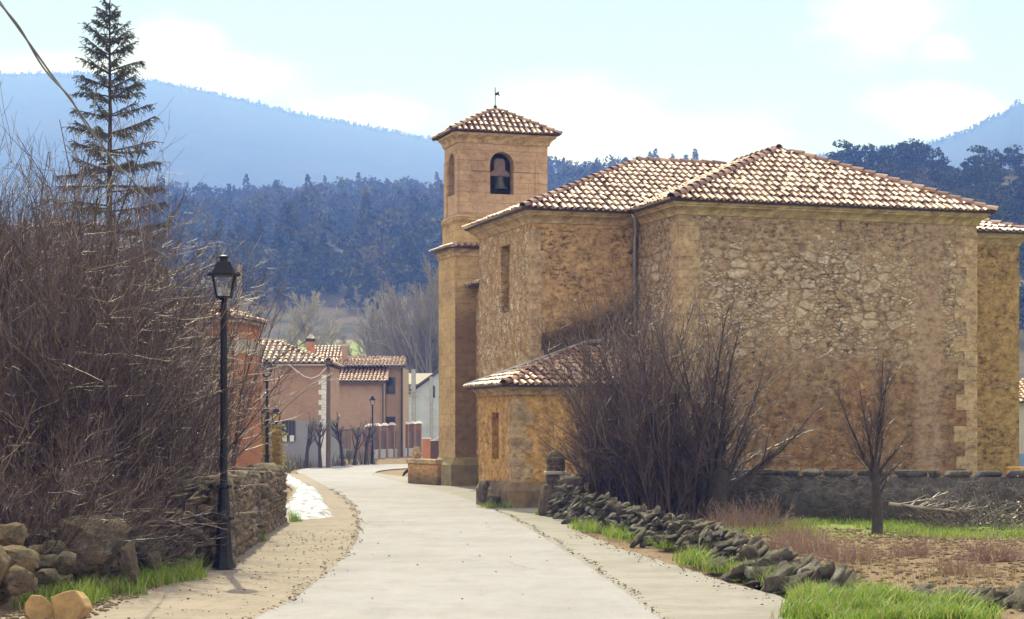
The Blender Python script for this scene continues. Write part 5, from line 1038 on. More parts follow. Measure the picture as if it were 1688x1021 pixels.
# ------------------------------------------------------------------ dry stone walls and rocks
def stonewall(name, A, B, h, th, mat, seed, label, ends=(True, False), ragged=0.12, left=True):
    """wall from A to B built of single stones: visible long face, end, top, with a dark core"""
    rng = np.random.default_rng(seed); A, B = np.array(A, float), np.array(B, float); L = np.linalg.norm(B-A); u = (B-A)/L; n = np.array([u[1], -u[0]]); S = Soup()
    def put(p2, z, sx, sy, sz, yaw, sub=2):
        V, Fc = rock(rng, (sx, sy, sz), sub, 0.6, 0.24, 7, False); c, s = math.cos(yaw), math.sin(yaw); V = V@np.array(Matrix.Rotation(rng.normal(0, 0.22), 3, 'Y')).T
        V = np.stack([V[:, 0]*c-V[:, 1]*s+p2[0], V[:, 0]*s+V[:, 1]*c+p2[1], V[:, 2]+z], 1); S.add(V, Fc)
    yaw = math.atan2(u[1], u[0])
    def face(O, d, nn, Lf, yw):
        z = -0.05
        while z < h-0.05:
            rh = min(rng.uniform(0.07, 0.17), h-z); s = 0.0
            while s < Lf:
                w = rng.uniform(0.09, 0.30)*(0.8 if rh < 0.1 else 1); hh = rh*rng.choice([0.7, 1.0, 1.25, 1.7], p=[.2, .4, .25, .15])
                top = h-ragged*fbm(np.array([[O[0]+d[0]*s, O[1]+d[1]*s, 0.0]]), 1.2, seed, 2)[0]*4-ragged
                if z+hh*0.6 < top: put(O+d*(s+w*0.5)-nn*(0.09+rng.uniform(-0.035, 0.04)), z+hh*0.5, w*1.04, 0.28, hh*1.04, yw+rng.normal(0, 0.06))
                s += w
            z += rh*0.96
    face(A, u, n, L, yaw)
    if ends[0]: face(A-n*th, n, -u, th, yaw+math.pi/2)
    if ends[1]: face(B, -n, u, th, yaw+math.pi/2)
    s = 0
    while s < L:                                                   # cap stones
        w = rng.uniform(0.25, 0.6); top = h-ragged*fbm(np.array([[A[0]+u[0]*s, A[1]+u[1]*s, 0.0]]), 1.2, seed, 2)[0]*4-ragged
        put(A+u*(s+w*0.5)-n*th*0.5, top, w, th*rng.uniform(0.85, 1.15), rng.uniform(0.09, 0.16), yaw+rng.normal(0, 0.1)); s += w*0.95
    o = thing(name, label, 'wall'); link('stones', S.mesh('stones', mat), o)
    m = MB(); a, b = A+u*0.1-n*0.14, B-u*0.1-n*0.14; m.prism([(a[0], a[1], -0.1), (b[0], b[1], -0.1), (b[0]-n[0]*(th-0.3), b[1]-n[1]*(th-0.3), -0.1), (a[0]-n[0]*(th-0.3), a[1]-n[1]*(th-0.3), -0.1)], (0, 0, h-0.15)); m.build('core', M['wall_core'], o); return o
stonewall('stone_wall', (-3.80, 24.7), (-4.14, 30.6), 1.22, 0.85, M['rock_wall'], 3, 'dry stone wall of brown rubble right behind the nearest street lamp')
stonewall('stone_wall', (-4.22, 31.1), (-4.55, 37.6), 1.12, 0.7, M['rock_wall'], 4, 'farther dry stone wall of dark rubble ending at the patch of snow', ragged=0.10)
def boulder(px, py, d, w, h, mat, label, seed, depth=None, sub=4, cuts=8, boxy=0.7, roll=0.0, name='boulder', rough=0.2, group=None):
    rng = np.random.default_rng(seed); s = d/F*1.12; V, Fc = rock(rng, (w*s, (depth or w*0.8)*s, h*s), sub, boxy-0.08, rough+0.08, cuts+7, False)
    M3 = np.array(Matrix.Rotation(roll, 3, 'Y')); V = V@M3.T; p = at(px, py, d); o = link(name, fast_mesh(name, V, Fc, mat, smooth_=False), None, p)
    for p_ in o.data.polygons: p_.use_smooth = sub >= 4
    return tag(o, label, 'boulder', group)
boulder(150, 903, 21.0, 100, 104, M['rock'], 'tall brown block of broken stone, the biggest boulder beside the left pavement', 11, 110, 5, 11, 0.62, 0.08)
boulder(212, 930, 20.8, 34, 74, M['rock'], 'dark pointed slab standing upright between the big block and the stone wall', 12, 30, 4, 7, 0.7, 0.05)
boulder(238, 903, 23.2, 62, 56, M['rock_grey'], 'rounded pale grey boulder leaning on the near end of the stone wall', 13, 60, 4, 6, 0.8, 0.5)
boulder(252, 925, 22.6, 26, 30, M['rock'], 'small yellowish mossy stone below the rounded grey boulder', 14, 30)
boulder(78, 882, 21.2, 44, 22, M['rock_grey'], 'flat slab with a pale top, topmost in the heap left of the big block', 15, 60, 4, 6, 0.55)
boulder(88, 906, 20.6, 46, 30, M['rock'], 'lichen covered stone under the flat topmost slab', 16, 60)
boulder(72, 930, 20.0, 50, 28, M['rock'], 'dark stone in the middle of the heap left of the big block', 17, 50)
boulder(72, 952, 19.4, 42, 26, M['rock'], 'low mossy stone in the grass at the foot of the heap', 18, 44)
boulder(108, 928, 20.0, 30, 44, M['rock'], 'narrow grey brown stone wedged against the left flank of the big block', 19, 40)
boulder(18, 884, 19.6, 60, 40, M['rock_tan'], 'tan rounded boulder on top of the heap at the left edge of the photo', 20, 60)
boulder(28, 922, 19.0, 76, 44, M['rock_tan'], 'broad orange tan boulder in the middle of the heap at the left edge', 21, 70)
boulder(24, 956, 18.6, 62, 44, M['rock_tan'], 'lower orange tan boulder at the left edge just above the grey gravel', 22, 60)
boulder(-20, 940, 18.4, 70, 80, M['rock_tan'], 'tan boulder cut off by the left edge of the photo', 23, 70)
def cutstone(px, py, d, prof, dep, rot, tilt, label):
    s = d/F; m = MB(); m.prism([((a-px)*s, 0, (py-b)*s) for a, b in prof], (0, dep, 0)); me = m.mesh('cut_stone', M['clean_tan'], 0.008, segs=1); bm = bmesh.new(); bm.from_mesh(me)
    bmesh.ops.triangulate(bm, faces=bm.faces); bmesh.ops.subdivide_edges(bm, edges=bm.edges, cuts=2, use_grid_fill=True); V = np.array([v.co[:] for v in bm.verts]); k = fbm(V, 9.0, 5, 3)*0.02
    for v, q in zip(bm.verts, k): v.co += v.normal*float(q)
    bm.to_mesh(me); bm.free(); o = link('cut_stone', me, None, at(px, py, d)); o.rotation_euler = (tilt, 0, rot); tag(o, label, 'stone')
cutstone(62, 1006, 17.75, [(41, 994), (52, 980), (70, 982), (80, 992), (92, 1010), (88, 1030), (60, 1034), (42, 1012)], 0.28, 0.25, -0.25, 'yellow cut stone with pale bright edge, left one at the bottom left corner')
cutstone(110, 1000, 17.6, [(79, 985), (92, 979), (112, 974), (122, 973), (134, 985), (141, 1000), (128, 1021), (118, 1034), (92, 1034), (88, 1012)], 0.2, -0.2, -0.15, 'tan cut stone with round dark rim, right one at the bottom left corner')
boulder(797, 812, 46.5, 22, 38, M['rock'], 'dark stone leaning at the foot of the sacristy wall, left of two', 26, 30)
boulder(814, 828, 45.3, 26, 26, M['rock'], 'tilted mossy stone at the foot of the sacristy wall, right of two', 27, 26, 4, 8, 0.55, 0.5)
def heap(name, pts, label, mat, seed, n, hgt, wid, smin, smax, cat='wall'):
    """tumbled line of loose stones"""
    rng = np.random.default_rng(seed); P = dens(pts, 0.05); S = Soup(); N = len(P)
    for k in range(n):
        f = rng.uniform(0, 1); i = int(f*(N-1)); t = rng.uniform(0, 1)**1.3; hh = np.interp(f, np.linspace(0, 1, len(hgt)), hgt); w = wid*(1-0.75*t)
        s = rng.uniform(smin, smax)*(1.25-0.4*t); V, Fc = rock(rng, (s*rng.uniform(0.9, 1.7), s*rng.uniform(0.7, 1.2), s*rng.uniform(0.25, 0.65)), 3, 0.55, 0.34, 13)
        a = rng.normal(-0.45, 0.5); M3 = np.array(Matrix.Rotation(a, 3, 'Y')); V = V@M3.T; S.add(V+np.array([P[i, 0]+rng.normal(0, 0.5)*w*0.5, P[i, 1]+rng.normal(0, 0.15), hh*t+0.02]), Fc)
    o = thing(name, label, cat); link('stones', S.mesh('stones', mat), o); return o
heap('collapsed_wall', [(-5.5, 17.5), (-5.2, 19.2), (-5.0, 21.0), (-4.8, 23.0), (-4.6, 24.8)], 'collapsed rubble of the garden wall under the left thicket, behind the boulders', M['rock'], 31, 150, [0.5, 0.5, 0.55, 0.8], 0.8, 0.10, 0.26)
WLINE = [(0.95, 40.2), (1.35, 37), (2.05, 33), (2.55, 29.5), (2.85, 26.5), (3.0, 23.8), (3.15, 21.6), (3.5, 20.2), (4.3, 19.3)]
heap('dry_stone_wall', WLINE[:6], 'long tumbledown dry stone wall between the right pavement and the field', M['rock_grey'], 32, 720, [0.74, 0.56, 0.46, 0.46, 0.42], 0.62, 0.11, 0.25)
heap('dry_stone_wall', WLINE[5:8], 'low slumped end of the dry stone wall with big leaning slabs in the grass', M['rock_grey'], 33, 120, [0.36, 0.3, 0.22], 0.75, 0.18, 0.38)
heap('stone_pile', [(4.2, 19.4), (4.8, 19.1), (5.6, 18.8)], 'few scattered grey stones at the bottom right corner of the field', M['rock_grey'], 34, 40, [0.14, 0.14], 0.6, 0.12, 0.34, 'stones')
# gate post and slab at the church end of the wall
d = 41; gp = thing('gate_post', 'square stone gate post with domed cap at the church end of the dry wall', 'gate post', (X(916, d), d, 0))
rng = np.random.default_rng(41)
m = MB(); m.frustum(0, 0, -0.1, 0.88, 0.25, 0.25, 0.21, 0.21); m.build('shaft', M['rock_wall'], gp, bevel=0.03); m = MB(); m.box((-0.25, -0.25, 0.882), (0.25, 0.25, 0.96)); m.build('capital', M['stone_trim'], gp, bevel=0.02)
S = Soup()
for zz in np.arange(0.98, 1.26, 0.075):
    for k in range(9):
        a = k/9*6.28+zz*9; V, Fc = rock(rng, (0.16, 0.12, 0.085), 2, 0.6, 0.15, 3, False); c, s = math.cos(a), math.sin(a); S.add(np.stack([V[:, 1]*c-V[:, 0]*s+c*0.15, V[:, 1]*s+V[:, 0]*c+s*0.15, V[:, 2]+zz], 1), Fc)
link('cap_stones', S.mesh('cap_stones', M['rock_wall']), gp); m = MB(); m.lathe([(0.2, 1.27), (0.19, 1.31), (0.12, 1.38), (0.05, 1.41)], 12); m.build('dome', M['rock_grey'], gp)
boulder(950, 787, 40.3, 66, 13, M['rock_grey'], 'flat stone slab laid level beside the domed gate post', 42, 60, 4, 3, 0.45, 0.02, 'stone_slab', 0.08)
boulder(940, 815, 40.0, 58, 50, M['rock_wall'], 'squared stone block carrying the flat slab beside the gate post', 43, 50, 4, 4, 0.5, 0.0, 'stone_block', 0.1)
boulder(902, 828, 40.5, 26, 60, M['rock_wall'], 'rough upright stone at the road side foot of the gate post', 44, 30)
# grey churchyard wall with dark coping
A, B = np.array([X(1010, 39.2), 39.2]), np.array([X(1900, 35.6), 35.6]); L = np.linalg.norm(B-A); ang = math.atan2(B[1]-A[1], B[0]-A[0])
cw = thing('churchyard_wall', 'low grey mortared churchyard wall with dark coping stones in front of the church', 'wall', (A[0], A[1], 0), ang)
m = MB(); m.box((0, 0, -0.5), (L, 0.4, 0.93)); m.build('wall', M['grey_wall'], cw); S = Soup(); s = 0; rng = np.random.default_rng(51)
while s < L:
    w = rng.uniform(0.18, 0.75); V, Fc = rock(rng, (w*0.97, 0.46, rng.uniform(0.13, 0.17)), 2, 0.42, 0.08, 2, False); S.add(V+np.array([s+w/2, 0.19, 0.945+0.035]), Fc); s += w+rng.uniform(0.0, 0.05)
link('coping', S.mesh('coping', M['coping']), cw)
d = 46; m = MB(); m.box((X(1655, d), d-0.3, -0.2), (X(1800, d), d, Zp(769, d))); tag(m.build('low_stone_wall', M['annex'], bevel=0.03), 'low yellow stone wall past the right corner of the church, behind the grey wall', 'wall')

# ------------------------------------------------------------------ bare shrubs
def shrub_mesh(name, rng, h, spread, nst, ntw, nsub, mat, r0=0.013, lean=0.35, base=0.45, wig=0.16):
    S = Soup(); a = rng.uniform(0, 6.28, nst); rr = base*np.sqrt(rng.uniform(0, 1, nst)); st = np.stack([np.cos(a)*rr, np.sin(a)*rr, rr*0-0.1], 1)
    D = np.stack([np.cos(a+rng.normal(0, .7, nst))*rng.uniform(0, lean, nst)*spread, np.sin(a+rng.normal(0, .7, nst))*rng.uniform(0, lean, nst)*spread, np.ones(nst)], 1)
    P, R = grow(rng, st, D, h*rng.uniform(0.4, 1.05, nst), r0*rng.uniform(0.5, 1.9, nst), 9, wig, 0.02, 0.22); S.add(*tubes(P, R, 4))
    s, D, L, r = spawn(rng, P, R, ntw, 0.15, 0.95, (0.3, 1.0), (0.15, 0.42), (0.4, 0.7), 0.25, 0.0040); P2, R2 = grow(rng, s, D, L, r, 6, 0.16, 0.05, 0.4); S.add(*tubes(P2, R2, 3))
    s, D, L, r = spawn(rng, P2, R2, nsub, 0.2, 1.0, (0.4, 1.2), (0.3, 0.7), (0.5, 0.8), 0.15, 0.0030); P3, R3 = grow(rng, s, D, L, r, 4, 0.18, 0.04, 0.5); S.add(*tubes(P3, R3, 3))
    nl = nsub//4; i = rng.integers(0, nsub, nl); S.add(*cards(rng, P3[i, 3]+rng.normal(0, 0.01, (nl, 3)), rng.uniform(0.5, 1.1, nl)*0.035*min(1, h/3), 0.018*min(1, h/3)))   # leaf-like cards added for the bright glints at twig tips
    return S.mesh(name, mat)
vr = np.random.default_rng(101)
TH = [shrub_mesh('bare_shrub', vr, 4.3, 1.0, 120, 2200, 6500, M['twig'], 0.012, 0.55, 0.9, 0.24) for _ in range(3)]
BR = [shrub_mesh('bare_shrub', vr, 2.4, 1.5, 130, 1700, 4200, M['twig'], 0.009, 0.85, 0.7, 0.34) for _ in range(2)]
def shrub(mesh, px, d, s, label, group, rz, z=None, name='bare_shrub', zs=1.0, cat='shrub'):
    x = X(px, d); o = link(name, mesh, None, (x, d, gz(x, d) if z is None else z), rz); o.scale = (s, s, s*zs); return tag(o, label, cat, group)
tl = [(-60, 26, 1.0), (20, 30, 1.05), (60, 24, .95), (95, 34, 1.1), (130, 27, 1.0), (175, 31, 1.05), (190, 25, .9), (200, 36, .95),  (15, 40, 1.15), (120, 42, 1.1), (75, 29, 1.0), (150, 36, 1.05), (40, 36, 1.15), (5, 27, 1.12), (80, 38, 1.2)]
for k, (px, d, s) in enumerate(tl): shrub(TH[k % 3], px, d, s, 'tall purplish brown leafless shrub in the tangled thicket left of the street lamp', 'bare shrubs of the left thicket', k*1.7, zs=vr.uniform(0.95, 1.15)*(1.08 if px < 100 else 1.0))
for k, (px, d, s) in enumerate([(30, 21, .8), (95, 22.5, .85), (160, 23, .8), (196, 25, .75), (225, 28, .75), (250, 31, .75), (20, 24, .9), (120, 25, .9), (60, 25, .9), (180, 26, .85)]):
    shrub(BR[k % 2], px, d, s, 'low tangled bramble of bare arching stems under the tall thicket, behind the left boulders', 'low brambles under the left thicket', k*2.1)
TS = shrub_mesh('bare_shrub', vr, 5.4, 0.8, 24, 330, 900, M['twig'], 0.022, 0.30, 0.7, 0.12)
for k, (px, d, s) in enumerate([(10, 28, 1.1), (48, 30, 1.08), (100, 32, 1.1), (150, 29, .92), (268, 34, .85), (318, 33, .8), (340, 36, .78)]): shrub(TS, px, d, s, 'sparse tall bare stems rising above the tangled thicket left of the street lamp', 'sparse tall stems above the left thicket', k*1.9)
RB = [shrub_mesh('bare_shrub', vr, 4.2, 0.9, 46, 800, 2200, M['twig_dark'], 0.016, 0.30, 0.5, 0.17) for _ in range(2)]
for k, (px, d, s, rz, lab) in enumerate([(1004, 40.5, .85, .3, 'shortest dark bare shrub, beside the flat slab at the gate post'), (1028, 40, 1.1, 1.9, 'dark bare shrub in front of the sacristy roof'), (1045, 39, 1.25, 3.4, 'dark bare shrub below the zinc downpipe'), (1082, 38.5, 1.22, 4.4, 'dark bare shrub in front of the left corner of the big blank wall'),
                                         (1116, 37.5, 1.1, 5.2, 'dark bare shrub just left of the thick branching trunk'), (1015, 39.6, .95, 2.6, 'dark bare shrub at the end of the dry stone wall near the gate post'), (1150, 38, .9, .9, 'dark bare shrub with its stems against the thick branching trunk')]):
    shrub(RB[k % 2], px, d, s, lab, 'dark bare shrubs in front of the church', rz)
RD = shrub_mesh('dry_shrub', vr, 0.8, 1.8, 170, 800, 1400, M['twig_red'], 0.005, 1.0, 0.5)
shrub(RD, 1240, 35.5, 1.0, 'reddish dry shrub beside the grey churchyard wall, right of the thick branching trunk', None, 0.3, name='dry_shrub')
shrub(RD, 1205, 34.5, .8, 'small reddish dry shrub at the foot of the thick branching trunk', None, 2.3, name='dry_shrub')
for k, (px, d, s) in enumerate([(1320, 31, .55), (1345, 27, .5), (1400, 25, .5), (1300, 28, .6), (1590, 23, .5), (1640, 25, .55), (1500, 26, .45)]): shrub(RD, px, d, s, 'thin reddish dead weed clump standing in the brown field', 'dead weed clumps in the field', k*1.3, name='dry_weed', cat='weed')

# ------------------------------------------------------------------ bare trees
def bare_tree(rng, h, r0, limbs, spread, tw, sub, mt, split=0.25, lean=(0, 0), up=0.06, lrat=(0.5, 0.75), ang=(0.35, 0.8), fine=0.004):
    T = Soup(); C = Soup(); P, R = grow(rng, np.array([[0, 0, -0.15]]), np.array([[lean[0], lean[1], 1.0]]), np.array([h*0.8]), np.array([r0]), 9, 0.05, 0.02, 0.25); T.add(*tubes(P, R, 8))
    s, D, L, r = spawn(rng, P, R, limbs, split, 0.9, ang, lrat, (0.45, 0.7), 0.1, fine); P1, R1 = grow(rng, s, D, L*spread, r, 8, 0.10, up, 0.3); T.add(*tubes(P1, R1, 5))
    s, D, L, r = spawn(rng, P1, R1, tw, 0.2, 1.0, (0.25, 0.8), (0.3, 0.6), (0.45, 0.7), 0.1, fine); P2, R2 = grow(rng, s, D, L, r, 6, 0.12, up, 0.4); C.add(*tubes(P2, R2, 3))
    s, D, L, r = spawn(rng, P2, R2, sub, 0.2, 1.0, (0.3, 0.9), (0.4, 0.8), (0.5, 0.8), 0.08, fine*0.8); P3, R3 = grow(rng, s, D, L, r, 4, 0.14, up, 0.5); C.add(*tubes(P3, R3, 3))
    return T, C
def tree(name, label, cat, loc, TC_, mats, group=None, rz=0, s=1):
    o = thing(name, label, cat, loc, rz, group); link('trunk', TC_[0].mesh('trunk', mats[0]), o); link('crown', TC_[1].mesh('crown', mats[1]), o); o.scale = (s,)*3; return o
br_ = np.random.default_rng(202)
def small_tree(rng):
    T, C = Soup(), Soup(); P, R = grow(rng, np.array([[0, 0, -0.15]]), np.array([[0, 0, 1.0]]), np.array([1.25]), np.array([0.105]), 7, 0.03, 0, 0.62); T.add(*tubes(P, R, 8))
    D = np.array([[-0.42, 0, 1], [-0.2, .2, 1.1], [-0.05, -.1, 1.3], [0.08, .1, 1.3], [0.16, -.15, 1.2], [0.32, .1, 1.1], [0.9, 0, 1.0], [0.75, -.2, 0.9], [-0.6, .2, 0.9], [0.8, .2, 1.2]]); n = len(D)
    P1, R1 = grow(rng, P[0, [4, 5, 6, 6, 6, 5, 4, 5, 5, 3]], D, np.array([1.9, 1.7, 1.9, 2.0, 1.8, 1.7, 0.8, 0.9, 0.8, 0.6]), rng.uniform(0.022, 0.04, n), 10, 0.06, 0.03, 0.12); T.add(*tubes(P1, R1, 5))
    s, D, L, r = spawn(rng, P1, R1, 230, 0.15, 0.95, (0.3, 0.8), (0.15, 0.4), (0.3, 0.55), 0.15, 0.005); P2, R2 = grow(rng, s, D, L, r, 6, 0.1, 0.04, 0.4); C.add(*tubes(P2, R2, 3))
    s, D, L, r = spawn(rng, P2, R2, 1100, 0.2, 1.0, (0.3, 0.9), (0.3, 0.7), (0.5, 0.8), 0.1, 0.0035); P3, R3 = grow(rng, s, D, L, r, 4, 0.12, 0.04, 0.5); C.add(*tubes(P3, R3, 3)); return T, C
# thick multi stemmed tree in front of the church
rng = np.random.default_rng(61); T = Soup(); C = Soup(); base = Vector((X(1182, 37), 37, 0.1))
P, R = grow(rng, np.array([[0, 0, -0.25]]), np.array([[0.03, 0, 1.0]]), np.array([1.25]), np.array([0.19]), 6, 0.04, 0, 0.8); T.add(*tubes(P, R, 9)); top = P[0, -1]
dirs = np.array([[-0.55, 0.1, 1], [-0.3, -0.2, 1.2], [-0.1, 0.2, 1.3], [0.15, -0.1, 1.3], [0.35, 0.1, 1.1], [0.5, -0.2, 1.2], [1.5, -0.1, 0.75], [1.3, 0.2, 1.0], [-0.8, 0, 0.9], [0.05, 0.3, 1.1], [-0.2, 0.1, 1.4], [0.7, 0.3, 1.2]]); n = len(dirs)
ln = np.array([2.6, 3.2, 3.4, 3.9, 3.2, 3.3, 2.6, 2.2, 2.2, 3.0, 3.0, 2.6]); P1, R1 = grow(rng, np.repeat(P[:, 3:4].reshape(1, 3), n, 0)+rng.normal(0, 0.05, (n, 3)), dirs, ln, rng.uniform(0.035, 0.06, n), 12, 0.09, 0.03, 0.08); T.add(*tubes(P1, R1, 6))
s, D, L, r = spawn(rng, P1, R1, 260, 0.15, 0.98, (0.3, 0.9), (0.15, 0.4), (0.3, 0.5), 0.12, 0.006); P2, R2 = grow(rng, s, D, L, r, 7, 0.1, 0.05, 0.35); C.add(*tubes(P2, R2, 4))
s, D, L, r = spawn(rng, P2, R2, 1500, 0.2, 1.0, (0.3, 0.9), (0.25, 0.6), (0.5, 0.8), 0.1, 0.0035); P3, R3 = grow(rng, s, D, L, r, 5, 0.13, 0.04, 0.5); C.add(*tubes(P3, R3, 3))
tree('bare_tree', 'bare tree with thick trunk and many rising branches before the blank church wall', 'tree', base, (T, C), (M['bark'], M['twig_dark']))
tree('bare_tree', 'small bare tree standing alone on the grass in front of the grey churchyard wall', 'tree', (X(1446, 33.5), 33.5, 0.12), small_tree(np.random.default_rng(64)), (M['bark'], M['twig_dark']))
pm = [bare_tree(br_, 3.3, 0.13, 12, 0.8, 80, 420, None, 0.35, ang=(0.4, 1.0), fine=0.009) for _ in range(2)]
pl_ = [(505, 99, 'pruned bare tree in front of the grey house window, left of the wooden pole'), (528, 99.6, 'pruned bare tree touching the wooden pole on its left'), (565, 106, 'pruned bare tree, first to the right of the wooden pole'), (584, 108, 'pruned bare tree, second to the right of the wooden pole'), (602, 110, 'pruned bare tree, nearest to the farthest street lamp')]
pro = None
for k, (px, d, lab) in enumerate(pl_):
    x = X(px, d); z = gz(x, d)
    if k < 2: o = tree('pruned_tree', lab, 'tree', (x, d, z), pm[k], (M['bark'], M['twig_grey']), 'pruned trees along the verge', k*1.3, 1.0); pro = (pro or [])+[o]
    else: dup(pro[k % 2], (x, d, z), k*1.9, lab, (0.95, 0.95, 0.9+0.06*(k % 3)))
# spruce
rng = np.random.default_rng(71); H = 12.0; sx, sd_ = X(181, 44), 44.0; T = Soup(); L_ = Soup(); sz0 = gz(sx, sd_)
tr = np.zeros((1, 14, 3)); tr[0, :, 2] = np.linspace(-0.2, H, 14); tr[0, :, 0] = rng.normal(0, 0.015, 14); T.add(*tubes(tr, np.linspace(0.15, 0.012, 14)[None], 8))
z = 1.3; S_, D_, Ln = [], [], []
while z < H-0.1:
    f = (H-z)/H; half = np.interp(H-z, [0, 0.35, 0.9, 1.7, 2.6, 3.6, 4.6, 6, 9, 12], [0.06, 0.22, 0.55, 0.82, 0.98, 1.15, 1.32, 1.5, 1.7, 1.8]); nb = rng.integers(5, 9); a0 = rng.uniform(0, 6.28)
    for k in range(nb):
        a = a0+k*6.28/nb+rng.normal(0, 0.2); el = np.interp(H-z, [0, 1.0, 2.2, 4.5, 12], [0.95, 0.6, 0.3, 0.05, -0.12])+rng.normal(0, 0.08); S_.append((0, 0, z+rng.normal(0, 0.05))); D_.append((math.cos(a), math.sin(a), el)); Ln.append(half*rng.uniform(0.72, 1.12))
    z += np.interp(H-z, [0, 2, 5, 12], [0.24, 0.34, 0.46, 0.5])
S_, D_, Ln = np.array(S_), np.array(D_), np.array(Ln); P, R = grow(rng, S_, D_, Ln, 0.010+Ln*0.010, 8, 0.05, 0.012, 0.3); T.add(*tubes(P, R, 4))
nT = 10500; i = rng.choice(len(P), nT, p=Ln/Ln.sum()); t = rng.uniform(0.12, 1.0, nT)**0.8*7; k = np.minimum(t.astype(int), 6); f = (t-k)[:, None]; c = P[i, k]*(1-f)+P[i, k+1]*f; tg = P[i, k+1]-P[i, k]; tg /= np.linalg.norm(tg, axis=1, keepdims=True)
sdv = np.cross(tg, [0, 0, 1.0]); sgn = rng.choice([-1, 1], nT)[:, None]; D = tg*rng.uniform(0.2, 0.9, (nT, 1))+sdv*sgn*rng.uniform(0.0, 0.9, (nT, 1)); D[:, 2] += rng.uniform(-0.9, 0.1, nT)
ll = rng.uniform(0.10, 0.26, nT)*np.interp(Ln[i], [0.1, 0.6, 1.5], [0.6, 0.9, 1.15]); Pt, Rt = grow(rng, c, D, ll, np.full(nT, 0.006), 4, 0.05, -0.10, 0.6); T2 = Soup(); T2.add(*tubes(Pt, Rt, 3))
kk = rng.integers(0, 3, nT*7); ii = np.repeat(np.arange(nT), 7); ff = rng.uniform(0, 1, nT*7)[:, None]; cc = Pt[ii, kk]*(1-ff)+Pt[ii, kk+1]*ff; td = Pt[ii, kk+1]-Pt[ii, kk]; td /= np.linalg.norm(td, axis=1, keepdims=True)+1e-9
nd = td*0.9+rng.normal(0, 0.55, td.shape); L_.add(*cards(rng, cc+rng.normal(0, 0.006, cc.shape), rng.uniform(0.04, 0.085, nT*7), 0.02, nd)); V4, Q4 = T2.V[0], T2.Q4[0]; L_.add(V4, Q4)
sp = thing('spruce_tree', 'tall thin spruce with drooping dark branches rising above the left thicket', 'tree', (sx, sd_, sz0)); link('trunk', T.mesh('trunk', M['bark']), sp); link('crown', L_.mesh('crown', M['needle']), sp)
# poplars and pale trees in the valley behind the houses
pops = [bare_tree(br_, 17, 0.34, 26, 0.8, 150, 700, None, 0.15, ang=(0.3, 0.75), fine=0.035) for _ in range(2)]; po = []
for k, (px, d, s, dz) in enumerate([(585, 190, .62, 0), (612, 185, .7, 0), (636, 195, .75, 0), (655, 180, .85, 0), (672, 190, .95, 0), (688, 178, 1.0, 0), (700, 186, 1.05, 0), (714, 176, 1.08, 0), (730, 182, 1.1, 0), (645, 210, .9, 0), (708, 205, 1.0, 0), (620, 215, .7, 0)]):
    x = X(px, d); lab = 'tall bare poplar in the row between the village roofs and the belfry'
    if k < 2: po.append(tree('poplar_tree', lab, 'tree', (x, d, gz(x, d)), pops[k], (M['twig_grey'], M['twig_grey']), 'bare poplars behind the village', k, s))
    else: dup(po[k % 2], (x, d, gz(x, d)), k*1.7, lab, s)
pal = [bare_tree(br_, 9, 0.22, 30, 0.9, 260, 1500, None, 0.12, ang=(0.4, 1.0), fine=0.03) for _ in range(2)]; po = []
for k, (px, d, s, lab) in enumerate([(516, 225, 1.35, 'pale cream bare tree above the chimney of the brick house'), (640, 232, 1.3, 'pale cream bare tree, left of two above the tan house roof'), (612, 236, 1.2, 'pale cream bare tree, above the small chimney of the tan house'), (545, 235, .85, 'small pale bare tree right of the cream tree above the brick chimney'), (480, 230, .8, 'small pale bare tree left of the cream tree above the brick house chimney'), (665, 228, 1.05, 'pale bare tree among the poplars beside the belfry')]):
    x = X(px, d)
    if k < 2: po.append(tree('pale_tree', lab, 'tree', (x, d, gz(x, d)), pal[k], (M['twig_pale'], M['twig_pale']), 'pale bare trees in the valley', k, s))
    else: dup(po[k % 2], (x, d, gz(x, d)), k*1.9, lab, s)
gb = [shrub_mesh('grey_thicket', br_, 5.5, 1.4, 120, 900, 1200, M['twig_grey'], 0.05, 0.6, 2.5) for _ in range(1)]
S = Soup()   # grey scrub strip beyond the village: one mass
for k in range(26):
    V = np.empty(len(gb[0].vertices)*3, np.float32); gb[0].vertices.foreach_get('co', V); V = V.reshape(-1, 3); Fi = np.array([p.vertices[:] for p in gb[0].polygons]) if k == 0 else Fi
    keep = br_.permutation(len(Fi))[:len(Fi)//5]; px = br_.uniform(250, 560); d = br_.uniform(150, 240); a = br_.uniform(0, 6.28); c, s = math.cos(a), math.sin(a); sc = br_.uniform(0.5, 0.95); x = X(px, d)
    Q = V[Fi[keep]].reshape(-1, 3)*sc; Q = np.stack([Q[:, 0]*c-Q[:, 1]*s+x, Q[:, 0]*s+Q[:, 1]*c+d, Q[:, 2]+gz(x, d)], 1); S.add(Q, np.arange(len(Q)).reshape(-1, 4))
tag(link('valley_scrub', S.mesh('valley_scrub', M['twig_grey'])), kind='stuff')
